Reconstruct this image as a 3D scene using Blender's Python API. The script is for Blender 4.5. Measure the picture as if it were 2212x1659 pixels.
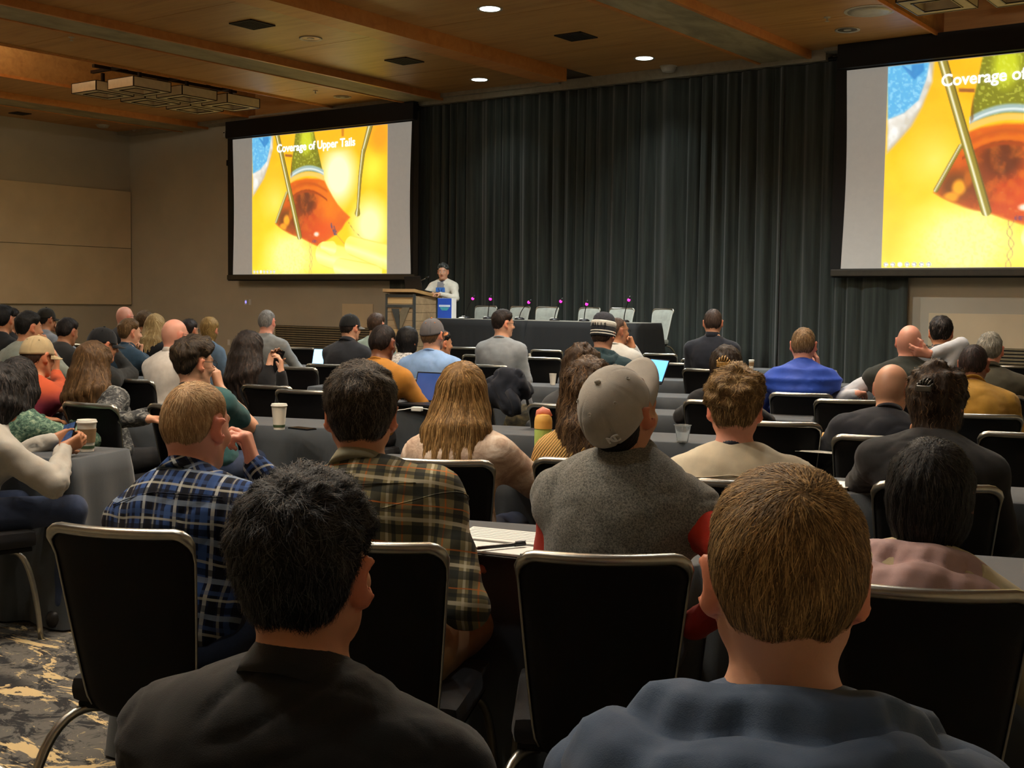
import bpy, bmesh, math, random
import numpy as np
from mathutils import Vector, Matrix
random.seed(7); rng = np.random.default_rng(7)
for o in list(bpy.data.objects): bpy.data.objects.remove(o)
SC = bpy.context.scene
COL = SC.collection
# ---------------------------------------------------------------- camera
F = 2630.7; YAW = 0.6387145; PIT = 0.0673911; ROL = 0.0133873; CZ = 1.48
_cy, _sy = math.cos(YAW), math.sin(YAW)
FW = np.array([-_sy*math.cos(PIT), _cy*math.cos(PIT), -math.sin(PIT)])
_r = np.array([_cy, _sy, 0.0]); _u = np.cross(_r, FW)
RT = _r*math.cos(ROL)+_u*math.sin(ROL); UP = -_r*math.sin(ROL)+_u*math.cos(ROL)
CAM = np.array([0.0, 0.0, CZ])
cam_data = bpy.data.cameras.new('camera'); cam = bpy.data.objects.new('camera', cam_data); COL.objects.link(cam)
cam_data.sensor_fit = 'HORIZONTAL'; cam_data.sensor_width = 36.0; cam_data.lens = F/2212*36.0
cam_data.clip_start = 0.05; cam_data.clip_end = 200
cam.matrix_world = Matrix(((RT[0], UP[0], -FW[0], 0), (RT[1], UP[1], -FW[1], 0), (RT[2], UP[2], -FW[2], CZ), (0, 0, 0, 1)))
SC.camera = cam
# ---------------------------------------------------------------- world, exposure
W = bpy.data.worlds.new('world'); SC.world = W; W.use_nodes = True
W.node_tree.nodes['Background'].inputs[0].default_value = (0.02, 0.02, 0.022, 1)
W.node_tree.nodes['Background'].inputs[1].default_value = 0.3
SC.view_settings.view_transform = 'Standard'; SC.view_settings.look = 'None'
SC.view_settings.gamma = 1.0; SC.view_settings.use_curve_mapping = False
SC.view_settings.exposure = 0.0
AUD_POWER = 112.0      # each audience downlight (W)
SCREEN_EMIT = 1.12    # projected picture
CHAN_POWER = 130.0     # each lit lantern box (W)

def ray(px, py): return FW+RT*(px-1106)/F-UP*(py-829.5)/F
def at_z(px, py, z): d = ray(px, py); return CAM+d*(z-CZ)/d[2]
def at_Y(px, py, Y): d = ray(px, py); return CAM+d*Y/d[1]
def at_X(px, py, X): d = ray(px, py); return CAM+d*X/d[0]
def at_d(px, py, dd): return CAM+ray(px, py)*dd
def hor(px): return 651.9+0.0134*(px-1106)
ROWS = -YAW  # unused marker: the seats face about 17 degrees right of the view
def face(deg):
    """world z-rotation for something whose +Y points deg to the right of the view direction"""
    return YAW-math.radians(deg)

# ---------------------------------------------------------------- lamps of the room
def lamp(kind, loc, power, color=(1, .9, .75), size=.08, spot=None, blend=.5, rot=(0, 0, 0), name='ceiling_lamp_light'):
    l = bpy.data.lights.new(name, kind); l.energy = power; l.color = color
    if kind in ('POINT', 'SPOT'): l.shadow_soft_size = size
    if kind == 'SPOT': l.spot_size = math.radians(spot or 100); l.spot_blend = blend
    if kind == 'AREA': l.size = size
    o = bpy.data.objects.new(name, l); o.location = loc; o.rotation_euler = rot; COL.objects.link(o)
    return o

# ---------------------------------------------------------------- materials
MATS = {}
def srgb(c):
    c = np.array(c, float)/255.0
    return tuple(np.where(c <= .04045, c/12.92, ((c+.055)/1.055)**2.4))
class NT:
    def __init__(s, m): s.t = m.node_tree; s.n = s.t.nodes; s.l = s.t.links
    def new(s, typ, **kw):
        n = s.n.new(typ)
        for k, v in kw.items():
            if k in n.inputs.keys(): n.inputs[k].default_value = v
            else: setattr(n, k, v)
        return n
    def link(s, a, b): s.l.new(a, b)
    def ramp(s, fac, stops):
        r = s.n.new('ShaderNodeValToRGB'); e = r.color_ramp.elements
        while len(e) > 1: e.remove(e[-1])
        e[0].position = stops[0][0]; e[0].color = (*stops[0][1], 1)
        for p, c in stops[1:]:
            x = e.new(p); x.color = (*c, 1)
        s.link(fac, r.inputs[0]); return r.outputs[0]
    def mix(s, fac, a, b, mode='MIX'):
        m = s.n.new('ShaderNodeMix'); m.data_type = 'RGBA'; m.blend_type = mode
        for i, v in ((0, fac), (6, a), (7, b)):
            if hasattr(v, 'is_linked') or isinstance(v, bpy.types.NodeSocket): s.link(v, m.inputs[i])
            elif i == 0: m.inputs[0].default_value = v
            else: m.inputs[i].default_value = (*v[:3], 1)
        return m.outputs[2]
    def math(s, op, a, b=None, c=None):
        m = s.n.new('ShaderNodeMath'); m.operation = op
        for i, v in enumerate((a, b, c)):
            if v is None: continue
            if isinstance(v, bpy.types.NodeSocket): s.link(v, m.inputs[i])
            else: m.inputs[i].default_value = v
        return m.outputs[0]
    def coord(s, kind='Object', scale=(1, 1, 1), rot=(0, 0, 0)):
        t = s.n.new('ShaderNodeTexCoord'); m = s.n.new('ShaderNodeMapping')
        m.inputs['Scale'].default_value = scale; m.inputs['Rotation'].default_value = rot
        s.link(t.outputs[kind], m.inputs[0]); return m.outputs[0]
    def folds(s):
        n = s.n.new('ShaderNodeTexNoise'); n.noise_type = 'RIDGED_MULTIFRACTAL'; s.link(s.coord('Object', (1.0, 1.0, 1.7), (.3, .4, 0)), n.inputs['Vector'])
        n.inputs['Scale'].default_value = 7; n.inputs['Detail'].default_value = 2; n.inputs['Roughness'].default_value = .4; n.inputs['Distortion'].default_value = .6
        return s.math('MULTIPLY', n.outputs[0], .5)
    def noise(s, vec, scale, detail=3, rough=.55, dist=0):
        n = s.n.new('ShaderNodeTexNoise'); s.link(vec, n.inputs['Vector'])
        n.inputs['Scale'].default_value = scale; n.inputs['Detail'].default_value = detail
        n.inputs['Roughness'].default_value = rough; n.inputs['Distortion'].default_value = dist
        return n.outputs[0]
def newmat(name):
    m = bpy.data.materials.new(name); m.use_nodes = True
    nt = NT(m); b = nt.n['Principled BSDF']; return m, nt, b
def mat(name, col, rough=.6, metal=0.0, var=.12, vscale=12, bump=0.0, bscale=200, stretch=(1, 1, 1), emit=None, estr=1.0, sheen=0, spec=None, trans=0, coat=0):
    """plain procedural material: base colour with noise variation and noise relief; col in sRGB 0-255"""
    if name in MATS: return MATS[name]
    m, nt, b = newmat(name); c = np.array(srgb(col))
    v = nt.coord('Object', stretch)
    if var > 0:
        n = nt.noise(v, vscale, 3)
        nt.link(nt.ramp(n, [(.3, tuple(c*(1-var))), (.7, tuple(np.minimum(c*(1+var), 1)))]), b.inputs['Base Color'])
    else: b.inputs['Base Color'].default_value = (*c, 1)
    b.inputs['Roughness'].default_value = rough; b.inputs['Metallic'].default_value = metal
    if sheen: b.inputs['Sheen Weight'].default_value = sheen
    if spec is not None: b.inputs['Specular IOR Level'].default_value = spec
    if trans: b.inputs['Transmission Weight'].default_value = trans; b.inputs['IOR'].default_value = 1.3
    if coat: b.inputs['Coat Weight'].default_value = coat
    if bump:
        bn = nt.new('ShaderNodeBump'); bn.inputs['Strength'].default_value = bump; bn.inputs['Distance'].default_value = .004
        nt.link(nt.noise(v, bscale, 2), bn.inputs['Height']); nt.link(bn.outputs[0], b.inputs['Normal'])
    if emit is not None:
        b.inputs['Emission Color'].default_value = (*srgb(emit), 1); b.inputs['Emission Strength'].default_value = estr
    MATS[name] = m; return m

# ---------------------------------------------------------------- mesh helpers
def mesh_np(name, v, f, smooth=True):
    """v (n,3) array, f (m,k) int array, k = 3 or 4"""
    me = bpy.data.meshes.new(name); v = np.asarray(v, np.float32); f = np.asarray(f, np.int32)
    me.vertices.add(len(v)); me.vertices.foreach_set('co', v.ravel())
    k = f.shape[1]; me.loops.add(f.size); me.loops.foreach_set('vertex_index', f.ravel())
    me.polygons.add(len(f)); me.polygons.foreach_set('loop_start', np.arange(0, f.size, k, dtype=np.int32))
    me.polygons.foreach_set('use_smooth', np.full(len(f), smooth, bool))
    me.update(calc_edges=True); return me
def add(name, me, m=None, parent=None, loc=None, rz=None):
    o = bpy.data.objects.new(name, me); COL.objects.link(o)
    if m is not None and me is not None and not me.materials: me.materials.append(m)
    if parent is not None: o.parent = parent
    if loc is not None: o.location = loc
    if rz is not None: o.rotation_euler = (0, 0, rz)
    return o
def tag(o, label=None, cat=None, group=None, kind=None):
    if label: o['label'] = label
    if cat: o['category'] = cat
    if group: o['group'] = group
    if kind: o['kind'] = kind
    return o
def empty(name, loc=(0, 0, 0), rz=0, label=None, cat=None, group=None):
    o = bpy.data.objects.new(name, None); COL.objects.link(o); o.location = loc; o.rotation_euler = (0, 0, rz)
    o.empty_display_size = .1
    return tag(o, label, cat, group)
def copy_tree(o, parent=None):
    c = o.copy(); COL.objects.link(c); c.parent = parent
    for ch in o.children: copy_tree(ch, c)
    return c
class MB:
    """collects simple shapes into one mesh"""
    def __init__(s): s.bm = bmesh.new()
    def box(s, c, d, rz=0, bev=0, rx=0, ry=0):
        M = Matrix.Translation(c) @ Matrix.Rotation(rz, 4, 'Z') @ Matrix.Rotation(rx, 4, 'X') @ Matrix.Rotation(ry, 4, 'Y') @ Matrix.Diagonal((*d, 1))
        r = bmesh.ops.create_cube(s.bm, size=1, matrix=M)
        if bev:
            es = {e for v in r['verts'] for e in v.link_edges}
            bmesh.ops.bevel(s.bm, geom=list(es), offset=bev, segments=2, affect='EDGES', profile=.6)
        return s
    def cyl(s, a, b, r1, r2=None, seg=16, caps=True):
        a, b = Vector(a), Vector(b); d = b-a
        q = d.to_track_quat('Z', 'Y').to_matrix().to_4x4()
        M = Matrix.Translation((a+b)/2) @ q
        bmesh.ops.create_cone(s.bm, cap_ends=caps, segments=seg, radius1=r1, radius2=r1 if r2 is None else r2, depth=d.length, matrix=M)
        return s
    def sph(s, c, r, seg=16, sc=(1, 1, 1)):
        bmesh.ops.create_uvsphere(s.bm, u_segments=seg, v_segments=seg//2, radius=r, matrix=Matrix.Translation(c) @ Matrix.Diagonal((*sc, 1)))
        return s
    def tube(s, pts, r, seg=10, closed=False, flat=None):
        """sweep a circle (or an ellipse flat=(a,b)) along points"""
        P = [Vector(p) for p in pts]; n = len(P); rings = []
        rr = r if hasattr(r, '__len__') else [r]*n
        T = []
        for i in range(n):
            a = P[(i-1) % n] if (closed or i > 0) else P[i]; b = P[(i+1) % n] if (closed or i < n-1) else P[i]
            T.append((b-a).normalized())
        nrm = T[0].orthogonal().normalized()
        if abs(T[0].z) < .9:
            nrm = (Vector((0, 0, 1))-T[0]*T[0].z).normalized()
        for i in range(n):
            nrm = (nrm-T[i]*nrm.dot(T[i])).normalized(); bn = T[i].cross(nrm)
            fa, fb = flat if flat else (1, 1)
            rings.append([s.bm.verts.new(P[i]+nrm*math.cos(t)*rr[i]*fa+bn*math.sin(t)*rr[i]*fb) for t in [2*math.pi*k/seg for k in range(seg)]])
        for i in range(n if closed else n-1):
            A, B = rings[i], rings[(i+1) % n]
            for k in range(seg): s.bm.faces.new((A[k], A[(k+1) % seg], B[(k+1) % seg], B[k]))
        if not closed:
            s.bm.faces.new(rings[0][::-1]); s.bm.faces.new(rings[-1])
        return s
    def lathe(s, prof, seg=24, c=(0, 0, 0), cap=True):
        """prof: list of (radius, z)"""
        rings = []
        for r, z in prof:
            rings.append([s.bm.verts.new((c[0]+r*math.cos(2*math.pi*k/seg), c[1]+r*math.sin(2*math.pi*k/seg), c[2]+z)) for k in range(seg)])
        for A, B in zip(rings, rings[1:]):
            for k in range(seg): s.bm.faces.new((A[k], A[(k+1) % seg], B[(k+1) % seg], B[k]))
        if cap:
            s.bm.faces.new(rings[0][::-1]); s.bm.faces.new(rings[-1])
        return s
    def prism(s, poly, z0, z1, M=None):
        a = [s.bm.verts.new((x, y, z0)) for x, y in poly]; b = [s.bm.verts.new((x, y, z1)) for x, y in poly]
        n = len(poly)
        s.bm.faces.new(a[::-1]); s.bm.faces.new(b)
        for k in range(n): s.bm.faces.new((a[k], a[(k+1) % n], b[(k+1) % n], b[k]))
        if M is not None: bmesh.ops.transform(s.bm, matrix=M, verts=a+b)
        return s
    def xf(s, M): bmesh.ops.transform(s.bm, matrix=M, verts=s.bm.verts); return s
    def mesh(s, name, smooth=False):
        bmesh.ops.recalc_face_normals(s.bm, faces=s.bm.faces)
        me = bpy.data.meshes.new(name); s.bm.to_mesh(me); s.bm.free()
        if smooth:
            me.polygons.foreach_set('use_smooth', np.full(len(me.polygons), True, bool))
            if smooth == 'auto': me.set_sharp_from_angle(angle=math.radians(35))
        return me
    def build(s, name, m, parent=None, loc=None, rz=None, smooth=False):
        return add(name, s.mesh(name, smooth), m, parent, loc, rz)
def text_mesh(txt, size, extrude=.001, offset=0.0, align='CENTER'):
    cu = bpy.data.curves.new('lettering', 'FONT'); cu.body = txt; cu.size = size; cu.extrude = extrude; cu.offset = offset
    cu.align_x = align; cu.align_y = 'CENTER'; cu.resolution_u = 4
    ob = bpy.data.objects.new('lettering', cu); COL.objects.link(ob)
    bpy.context.view_layer.update()
    me = bpy.data.meshes.new_from_object(ob.evaluated_get(bpy.context.evaluated_depsgraph_get()))
    bpy.data.objects.remove(ob); return me
# ================================================================ ROOM
XL, XR, YF, YB, ZC = -23.87, 1.5, 17.35, -3.2, 5.2
# ---- materials of the shell
def m_wall():
    m, nt, b = newmat('painted_wall'); v = nt.coord('Object')
    n = nt.noise(v, 1.2, 4); c = np.array(srgb((190, 182, 164)))
    nt.link(nt.ramp(n, [(.3, tuple(c*.93)), (.7, tuple(c*1.05))]), b.inputs['Base Color'])
    b.inputs['Roughness'].default_value = .85
    bn = nt.new('ShaderNodeBump'); bn.inputs['Strength'].default_value = .12; bn.inputs['Distance'].default_value = .003
    nt.link(nt.noise(v, 160, 2), bn.inputs['Height']); nt.link(bn.outputs[0], b.inputs['Normal']); return m
M_WALL = m_wall()
M_PANEL = mat('fabric_wall_panel', (222, 204, 172), .95, var=.06, vscale=1.5, bump=.25, bscale=400)
def m_wood(name, a, b_, c, rough=.42):
    m, nt, b = newmat(name)
    v = nt.coord('Object', (.35, 3.2, 3.2)); n = nt.noise(v, 2.0, 6, .62, .8)
    v2 = nt.coord('Object', (.15, 22, 22)); n2 = nt.noise(v2, 3.0, 3, .6)
    v3 = nt.coord('Object', (.4, .4, .4)); n3 = nt.noise(v3, 1.0, 2)
    col = nt.ramp(n, [(.25, srgb(a)), (.5, srgb(b_)), (.75, srgb(c))])
    col = nt.mix(nt.math('MULTIPLY', n2, .35), col, tuple(np.array(srgb(a))*.6))
    col = nt.mix(.25, col, nt.ramp(n3, [(.3, srgb(a)), (.7, srgb(c))]))
    nt.link(col, b.inputs['Base Color']); b.inputs['Roughness'].default_value = rough
    bn = nt.new('ShaderNodeBump'); bn.inputs['Strength'].default_value = .1; bn.inputs['Distance'].default_value = .003
    nt.link(n2, bn.inputs['Height']); nt.link(bn.outputs[0], b.inputs['Normal']); return m
M_WOOD = m_wood('ceiling_veneer', (160, 112, 58), (200, 148, 82), (218, 168, 102))
M_WOODED = m_wood('wood_edge_trim', (184, 112, 48), (210, 136, 66), (226, 158, 86))
def m_concrete():
    m, nt, b = newmat('grey_beam_soffit'); v = nt.coord('Object', (1, .4, 1)); n = nt.noise(v, 3.0, 6, .6, .5)
    nt.link(nt.ramp(n, [(.3, srgb((128, 118, 92))), (.55, srgb((168, 154, 120))), (.75, srgb((180, 166, 132)))]), b.inputs['Base Color'])
    b.inputs['Roughness'].default_value = .7; return m
M_SOFFIT = m_concrete()
M_TRIM = mat('pale_ceiling_trim', (150, 142, 124), .6)
M_BLACK = mat('matt_black', (14, 14, 15), .8, var=.1)
M_BLKMET = mat('black_metal', (20, 20, 21), .35, .6)
M_CHROME = mat('brushed_aluminium', (168, 166, 156), .3, 1.0, var=.05, vscale=60)
M_WHITE = mat('white_plastic', (225, 224, 218), .45, var=.03)
def m_carpet():
    m, nt, b = newmat('patterned_carpet'); v = nt.coord('Object')
    dark = srgb((20, 20, 22)); grey = srgb((84, 82, 76)); tan = srgb((186, 164, 118))
    big = nt.noise(v, .55, 3, .6, .6); mid = nt.noise(v, 2.6, 6, .72, 1.2); fine = nt.noise(v, 9, 5, .75, .8)
    w = nt.coord('Object', (.6, 2.0, 1), (0, 0, .5)); streak = nt.noise(w, 3.2, 5, .7, 1.5)
    base = nt.mix(nt.ramp(fine, [(.44, (0, 0, 0)), (.5, (1, 1, 1))]), dark, grey)
    base = nt.mix(nt.ramp(big, [(.42, (0, 0, 0)), (.5, (1, 1, 1))]), dark, base)
    t1 = nt.ramp(streak, [(.585, (0, 0, 0)), (.6, (1, 1, 1))])
    t2 = nt.ramp(mid, [(.6, (0, 0, 0)), (.615, (1, 1, 1))])
    t3 = nt.ramp(fine, [(.6, (0, 0, 0)), (.64, (1, 1, 1))])
    col = nt.mix(t1, base, tan); col = nt.mix(t2, col, tan)
    col = nt.mix(nt.math('MULTIPLY', t3, .7), col, tan)
    nt.link(col, b.inputs['Base Color']); b.inputs['Roughness'].default_value = .95
    bn = nt.new('ShaderNodeBump'); bn.inputs['Strength'].default_value = .4; bn.inputs['Distance'].default_value = .004
    nt.link(nt.noise(v, 350, 2), bn.inputs['Height']); nt.link(bn.outputs[0], b.inputs['Normal']); return m
M_CARPET = m_carpet()
def struct(mb, name, m, parent=None):
    o = mb.build(name, m, parent)
    if parent is None: o['kind'] = 'structure'
    return o
xm, ym = (XL+XR)/2, (YF+YB)/2; dx, dy = XR-XL, YF-YB
floor = struct(MB().box((xm, ym, -.05), (dx+.4, dy+.4, .1)), 'floor', M_CARPET)
wl = struct(MB().box((XL-.1, ym, 2.95), (.2, dy+.4, 5.9)), 'wall_left', M_WALL)
wf = struct(MB().box((xm, YF+.1, 2.95), (dx, .2, 5.9)), 'wall_front', M_WALL)
wr = struct(MB().box((XR+.1, ym, 2.95), (.2, dy+.4, 5.9)), 'wall_right', M_WALL)
wb = struct(MB().box((xm, YB-.1, 2.95), (dx, .2, 5.9)), 'wall_back', M_WALL)
# fabric panels on the left wall, each standing proud of the wall
y1 = YF-.02
while y1 > YB:
    y0 = max(y1-6.1, YB)
    for z0, z1 in ((1.30, 2.575), (2.585, 3.875)):
        add('wall_panel', MB().box((XL+.03, (y0+y1)/2, (z0+z1)/2), (.06, y1-y0-.008, z1-z0), bev=.006).mesh('wall_panel'), M_PANEL, wl)
    y1 = y0
# baseboards
M_BASE = mat('dark_baseboard', (60, 52, 44), .6)
struct(MB().box((XL+.008, ym, .06), (.016, dy, .12)), 'baseboard_left', M_BASE)
struct(MB().box((xm, YF-.008, .06), (dx, .016, .12)), 'baseboard_front', M_BASE)
# ---------------------------------------------------------------- ceiling
ceil = struct(MB().box((xm, ym, 5.95), (dx+.4, dy+.4, .1)), 'ceiling', M_BLACK)
COF = [(-19.45, -17.05), (-5.45, -3.0)]             # coffers (x range)
COFY = (-1.0, 17.1)
def panels(x0, x1, y0=YB, y1=YF-.06):
    """veneer ceiling panels between two beams, each with its own edge and joint"""
    ys = [y1]; 
    for j in (15.3, 12.86, 10.42, 7.98, 5.54, 3.1, .66): ys.append(j)
    ys.append(y0)
    for a, b_ in zip(ys, ys[1:]):
        add('ceiling_panel', MB().box(((x0+x1)/2, (a+b_)/2, ZC+.05), (x1-x0, a-b_-.012, .1)).mesh('ceiling_panel'), M_WOOD, ceil)
BE = [(-21.97, -21.05), (-15.15, -14.32), (-8.18, -7.32), (-1.3, -.45)]     # wide dropped beams
panels(XL, BE[0][0]); panels(BE[0][1], COF[0][0]); panels(COF[0][1], BE[1][0]); panels(BE[1][1], -11.92); panels(-11.10, BE[2][0])
panels(BE[2][1], COF[1][0]); panels(COF[1][1], BE[3][0]); panels(BE[3][1], XR)
for x0, x1 in BE:
    add('beam_soffit', MB().box(((x0+x1)/2, ym, ZC), (x1-x0-.12, dy-.1, .2)).mesh('beam_soffit'), M_SOFFIT, ceil)
    for x in (x0+.03, x1-.03):
        add('beam_edge', MB().box((x, ym, ZC-.005), (.06, dy-.1, .22)).mesh('beam_edge'), M_WOODED, ceil)
# operable-wall track beam in the middle of the room
add('track_beam', MB().box((-11.3, ym-.5, ZC-.03), (.4, dy-1.1, .34)).mesh('track_beam'), M_WOODED, ceil)
add('track_slot', MB().box((-11.56, ym-.5, ZC-.01), (.09, dy-1.1, .2)).mesh('track_slot'), M_BLACK, ceil)
add('track_beam', MB().box((-11.77, ym-.5, ZC+.02), (.3, dy-1.1, .12)).mesh('track_beam'), M_TRIM, ceil)
# coffers
for x0, x1 in COF:
    add('coffer_top', MB().box(((x0+x1)/2, ym, 5.82), (x1-x0, dy, .04)).mesh('coffer_top'), M_WOOD, ceil)
    for x, s in ((x0, -1), (x1, 1)):
        add('coffer_side', MB().box((x+s*.02, ym, 5.5), (.04, dy, .64)).mesh('coffer_side'), M_WOOD, ceil)
        add('coffer_edge', MB().box((x-s*.0, ym, ZC-.01), (.03, dy-.1, .05)).mesh('coffer_edge'), M_WOODED, ceil)
    add('coffer_end', MB().box(((x0+x1)/2, YF-.12, 5.5), (x1-x0, .06, .64)).mesh('coffer_end'), M_WOOD, ceil)
# pale trim where the ceiling meets the front wall
struct(MB().box((-17.8, YF-.17, ZC-.035), (12.1, .34, .07)), 'trim_1', M_TRIM)
struct(MB().box((-11.0, YF-.13, ZC-.08), (7.8, .26, .16)), 'trim_2', M_TRIM)
struct(MB().box((-2.8, YF-.17, ZC-.02), (8.6, .34, .07)), 'trim_3', M_TRIM)
# ---------------------------------------------------------------- ceiling fixtures
M_LAMPON = mat('lit_diffuser', (255, 255, 250), .4, var=0, emit=(235, 250, 240), estr=9)
M_CAN = mat('downlight_reflector', (120, 112, 96), .3, .5)
M_RING = mat('downlight_ring', (190, 184, 170), .4)
def downlight(x, y, on, label, power=0, spot=110, color=(1, .95, .85), blend=.6):
    t = empty('recessed_downlight', (x, y, ZC), 0, label, 'downlight', 'recessed ceiling downlights')
    MB().lathe([(.13, -.004), (.165, -.012), (.165, .0), (.13, .0)], 28, cap=False).build('trim_ring', M_RING, t, smooth=True)
    if on: MB().lathe([(.001, -.008), (.128, -.008), (.128, -.002), (.001, -.002)], 28).build('diffuser', M_LAMPON, t)
    else:
        MB().lathe([(.128, -.003), (.1, -.0035), (.07, -.004), (.001, -.0045)], 28, cap=False).build('reflector', M_BLKMET if on is None else M_CAN, t)
        MB().lathe([(.001, -.006), (.05, -.009), (.05, -.004), (.001, -.004)], 16).build('bulb', M_RING, t)
    if power: lamp('SPOT', (x, y, ZC-.03), power, color, .1, spot, blend, name='downlight_lamp')
    return t
# stage downlights, lit
downlight(-12.87, 16.30, True, 'lit recessed downlight nearest the front wall, above the lectern', 55, 110, (.93, 1, .97), 1.0)
downlight(-9.64, 16.24, True, 'lit recessed downlight above the middle of the black curtain', 90, 110, (.93, 1, .97), 1.0)
downlight(-9.69, 12.47, True, 'large lit downlight at the top edge, between two ceiling beams', 1700, 146, (.95, 1, .97), 1.0)
downlight(-6.4, 12.45, True, 'recessed downlight in the ceiling over the audience', 1000, 146, (.95, 1, .97), 1.0)
# unlit ones in view
downlight(-12.92, 12.46, False, 'unlit downlight in the ceiling bay left of the middle beam')
downlight(-16.09, 16.32, False, 'unlit downlight in the golden ceiling bay above the left screen')
downlight(-6.38, 16.07, False, 'unlit downlight in the ceiling near the right screen')
M_GRILLE = mat('dark_ceiling_grille', (38, 30, 22), .7)
for (x, y, s, lab) in ((-12.93, 11.38, .42, 'square dark ceiling grille beside the upper left downlight'), (-12.87, 14.41, .42, 'square dark ceiling grille halfway along the left ceiling bay'),
                       (-9.66, 14.40, .42, 'square dark ceiling grille in the centre bay above the curtain'), (-23.2, 14.22, .3, 'small dark ceiling grille beside the left wall')):
    t = empty('ceiling_grille', (x, y, ZC), 0, lab, 'ceiling grille', 'square ceiling grilles')
    MB().box((0, 0, -.004), (s, s, .008)).build('backing', M_BLACK, t)
    for k in range(9):
        MB().box(((k-4)*s/9.5, 0, -.011), (s/22, s*.94, .006)).build('slat', M_GRILLE, t)
    mb = MB()
    for a in (-1, 1): mb.box((a*s/2, 0, -.008), (.02, s+.02, .016)); mb.box((0, a*s/2, -.008), (s+.02, .02, .016))
    mb.build('frame', M_GRILLE, t)
def disc_thing(name, x, y, lab, cat, r=.07, h=.05):
    t = empty(name, (x, y, ZC), 0, lab, cat)
    MB().lathe([(r, 0), (r, -h*.4), (r*.75, -h), (.001, -h)], 20, cap=False).build('housing', M_RING, t, smooth=True)
    MB().lathe([(r*1.15, 0), (r*1.15, -.006), (r, -.01)], 20, cap=False).build('base_ring', M_RING, t)
disc_thing('smoke_detector', -9.65, 17.0, 'small round smoke detector by the curtain top', 'smoke detector', .12, .09)
disc_thing('ceiling_speaker', -5.75, 15.21, 'round speaker beside the right lantern chandelier', 'speaker', .28, .03)
disc_thing('ceiling_light', -23.2, 16.18, 'small round spotlight in the dark left ceiling corner', 'spotlight', .13, .06)
disc_thing('ceiling_light', -23.23, 17.1, 'small round fitting nearest the left room corner', 'spotlight', .1, .06)
def sprinkler(x, y, lab):
    t = empty('sprinkler_head', (x, y, ZC), 0, lab, 'sprinkler')
    MB().lathe([(.045, 0), (.045, -.008), (.001, -.01)], 14, cap=False).build('escutcheon', M_RING, t)
    MB().cyl((0, 0, -.008), (0, 0, -.05), .012, .008, 10).cyl((0, 0, -.05), (0, 0, -.055), .028, .028, 12).build('nozzle', M_RING, t)
sprinkler(-16.05, 15.6, 'sprinkler head in the golden ceiling bay above the left screen')
p = at_z(1787, 37, ZC); sprinkler(p[0], p[1], 'sprinkler head in the ceiling near the right chandelier')
p = at_z(154, 80, ZC); sprinkler(p[0], p[1], 'sprinkler head in the bright ceiling bay at the left')
# downlights over the audience, out of the frame
k = 0
for y in (8.6, 4.7, .8):
    for x in (-16.05, -12.9, -9.65, -6.4, -2.2):
        downlight(x, y, True, 'recessed downlight in the ceiling over the audience', AUD_POWER*{8.6: 1.25, 4.7: .85, .8: .5}[y], 125, (1, 1, .97), .9)
# ================================================================ CHANDELIERS
M_SHADE = mat('lantern_linen', (206, 192, 160), .8, var=.08, vscale=9, bump=.1, bscale=300)
M_SHADELIT = mat('lit_lantern_linen', (240, 225, 190), .8, var=.05, emit=(255, 224, 160), estr=2.2)
M_BRONZE = mat('dark_bronze', (46, 36, 26), .45, .7)
def lantern(parent, x, y, lit):
    L = empty('lantern'); L.parent = parent; L.location = (x, y, 0)
    w, d, h = .70, .76, .165; z = 5.0; m = M_SHADELIT if lit else M_SHADE
    MB().box((0, -d/2, z+h/2), (w, .01, h)).box((0, d/2, z+h/2), (w, .01, h)).box((-w/2, 0, z+h/2), (.01, d, h)).box((w/2, 0, z+h/2), (.01, d, h)).build('shade', m, L)
    mb = MB(); iw, idd = .44, .48                      # sloping frame round the open middle
    for a, b_ in (((-w/2, -d/2), (-iw/2, -idd/2)), ((w/2, -d/2), (iw/2, -idd/2)), ((w/2, d/2), (iw/2, idd/2)), ((-w/2, d/2), (-iw/2, idd/2))): pass
    o = [(-w/2, -d/2), (w/2, -d/2), (w/2, d/2), (-w/2, d/2)]; i_ = [(-iw/2, -idd/2), (iw/2, -idd/2), (iw/2, idd/2), (-iw/2, idd/2)]
    for k in range(4):
        q = [o[k], o[(k+1) % 4], i_[(k+1) % 4], i_[k]]
        v = [mb.bm.verts.new((px, py, z)) for px, py in q]+[mb.bm.verts.new((px, py, z+.006)) for px, py in q]
        for f in ((0, 1, 2, 3), (7, 6, 5, 4), (0, 1, 5, 4), (1, 2, 6, 5), (2, 3, 7, 6), (3, 0, 4, 7)): mb.bm.faces.new([v[t] for t in f])
    mb.build('bottom_frame', m, L)
    mb = MB()
    for sx, sy, lx, ly in ((0, -1, iw, .006), (0, 1, iw, .006), (-1, 0, .006, idd), (1, 0, .006, idd)):
        mb.box((sx*iw/2, sy*idd/2, z+.06), (lx, ly, .12))
    mb.build('inner_box', m, L)
    mb = MB()
    for sx in (-1, 1):
        for sy in (-1, 1): mb.box((sx*w/2, sy*d/2, z+h/2), (.016, .016, h+.01))
    for zz in (z, z+h):
        for s in (-1, 1): mb.box((0, s*d/2, zz), (w, .014, .012)); mb.box((s*w/2, 0, zz), (.014, d, .012))
    for s in (-1, 1): mb.box((0, s*idd/2, z-.004), (iw+.02, .014, .012)); mb.box((s*iw/2, 0, z-.004), (.014, idd+.02, .012))
    mb.build('metal_edge', M_BRONZE, L)
    MB().box((0, 0, z+h+.1), (.05, .05, .22)).box((0, 0, z+h), (w-.02, .03, .015)).build('hanger', M_BRONZE, L)
    if lit: lamp('POINT', (parent.location.x+x, parent.location.y+y, z+.13), CHAN_POWER, (1, .93, .8), .12, name='lantern_lamp')
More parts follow.
